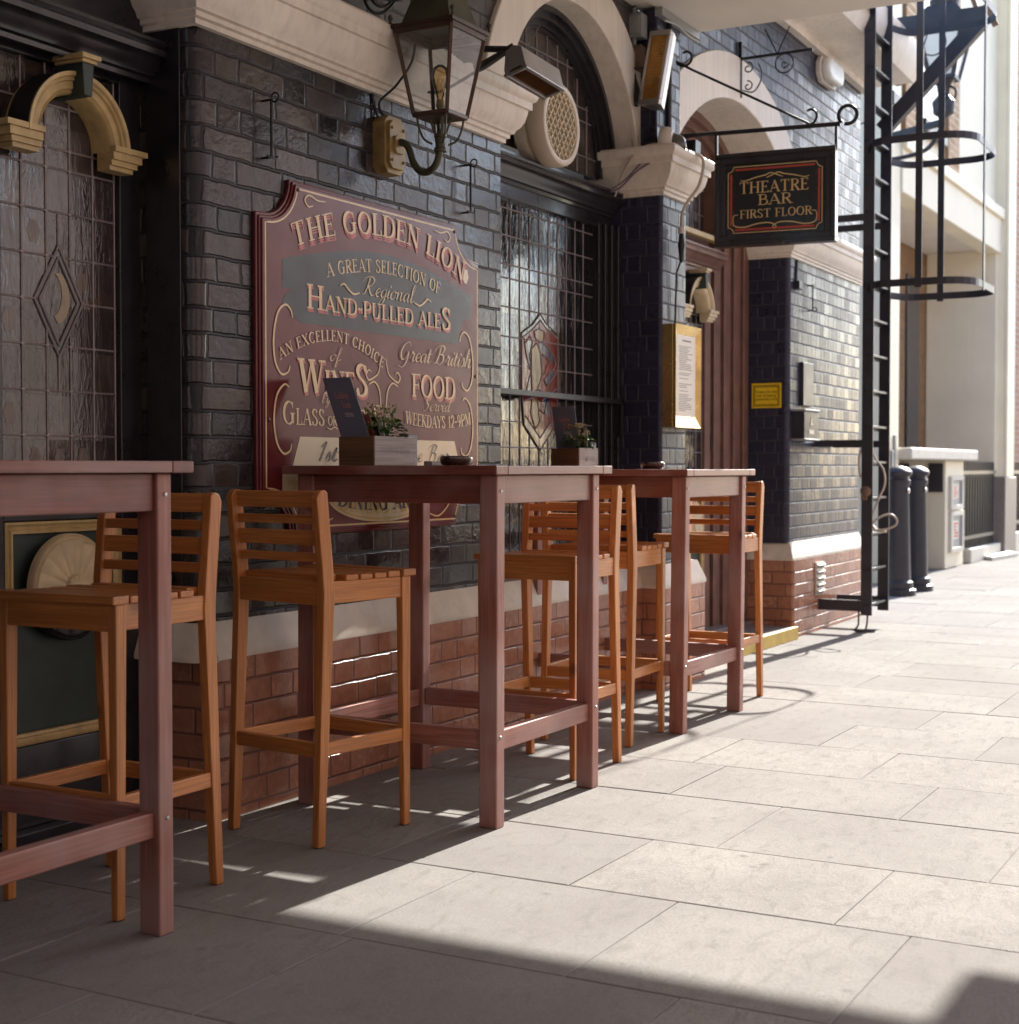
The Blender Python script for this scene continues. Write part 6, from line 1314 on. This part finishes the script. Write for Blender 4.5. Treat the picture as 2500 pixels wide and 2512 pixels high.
notice(1168, 1248, 'upper framed notice with red print on the boundary pier', 1); notice(1255, 1350, 'lower framed notice with red print on the boundary pier', 2)
m = MB(); ys = [onX(x, 1175, px0-.002).y for x in (2278, 2314)]; m.box(px0-.02, px0-.001, min(ys), max(ys), .80, 1.10); solo(m, 'dark_plaque', M['bollard'], 'dark square plaque on the side of the boundary pier', 'plaque', (px0-.01, ys[0], .8), bevel=.004)
def railing(name, xa, xb, y, z0, z1, n, lab, cat):
    r_ = fixed(name, lab, cat, ((xa+xb)/2, y, 0))
    for k in range(n):
        x = xa+(xb-xa)*(k+.5)/n; m = MB(); m.box(x-.011, x+.011, y-.011, y+.011, z0, z1); m.build('bar', M['bollard'], r_)
    for z in (z0+.10, z1-.14): m = MB(); m.box(xa, xb, y-.02, y-.0115, z, z+.04); m.build('rail', M['bollard'], r_)
    return r_
railing('iron_gate', 14.5, px0-.03, 3.95, .03, 1.10, 13, 'black barred iron gate between the cream pilaster and the boundary pier', 'gate')
railing('iron_railing', px1+.02, XW-.03, YF+.02, .161, 1.12, 13, 'black iron railing right of the boundary pier', 'railing')
railing('iron_railing', XQ+.03, 24, YF-.035, .251, 1.12, 30, 'black iron railing cut off by the right edge of the view', 'railing')
m = MB(); pp = onZ(2430, 1370); m.prism([(pp.x-.5, pp.y-.12), (pp.x+.6, pp.y-.2), (pp.x+.9, pp.y-.02), (pp.x-.3, pp.y+.05)], flat, .0, .05); solo(m, 'threshold_slab', M['palestone'], 'low pale stone slab at the foot of the broad pilaster', 'slab', (pp.x, pp.y-.1, 0), bevel=.01)
m = MB()
for x in (2186, 2193): a = onY(x, 1105 if x < 2190 else 1068, YF); m.box(a.x-.03, a.x+.03, YF-.02, YF-.001, a.z-.42, a.z)
solo(m, 'entry_panel', M['grey_pl'], 'slim grey door entry panels on the narrow cream pilaster', 'entry panel', (X1(2190), YF, .7), bevel=.003)
# street lantern seen through the cage
sl_ = onX(2316, 160, 13.5); SLx, SLy, SLz = 13.5, sl_.y, sl_.z
sl = fixed('street_lantern', 'tapered street lantern with opal panes seen through the ladder cage', 'lantern', (SLx, SLy, SLz-.45)); K4 = [(-1, -1), (1, -1), (1, 1), (-1, 1)]
fr_ = lambda w0, z0, w1, z1: [(SLx+a*w0, SLy+b_*w0, SLz+z0) for a, b_ in K4]+[(SLx+a*w1, SLy+b_*w1, SLz+z1) for a, b_ in K4]
m = MB(); m.hexa(fr_(.10, -.12, .20, .36)); m.build('opal_pane', M['opal'], sl)
m = MB(); q = fr_(.10, -.12, .20, .36)
for k in range(4): m.bar(q[k], q[k+4], .03, .03); m.bar(q[k], q[(k+1) % 4], .03, .03); m.bar(q[k+4], q[4+(k+1) % 4], .04, .04)
m.build('frame', M['ladder'], sl)
m = MB(); m.hexa(fr_(.22, .37, .12, .50)); m.lathe([(.12, .5), (.13, .56), (.05, .62), (0, .66)], (SLx, SLy, SLz), (0, 0, 1), 16); m.build('roof', M['ladder'], sl)
m = MB(); m.lathe([(.10, -.125), (.06, -.18), (.05, -.26), (.10, -.32), (.09, -.42), (.03, -.46), (0, -.5)], (SLx, SLy, SLz), (0, 0, 1), 16); m.build('base', M['ladder'], sl, smooth=True)
m = MB(); m.bar((SLx-.1, SLy, SLz-.52), (SLx+.1, YF+.05, SLz-.56), .06, .05); m.tube(catmull([(SLx, SLy, SLz-.5), (SLx, SLy+.15, SLz-.72), (SLx, YF, SLz-.78)], 6), .02, 8); m.tube(catmull([(SLx, SLy-.02, SLz-.17), (SLx, SLy-.10, SLz-.22), (SLx, SLy-.1, SLz-.3)], 6), .012, 6); m.build('bracket', M['ladder'], sl, smooth=True)
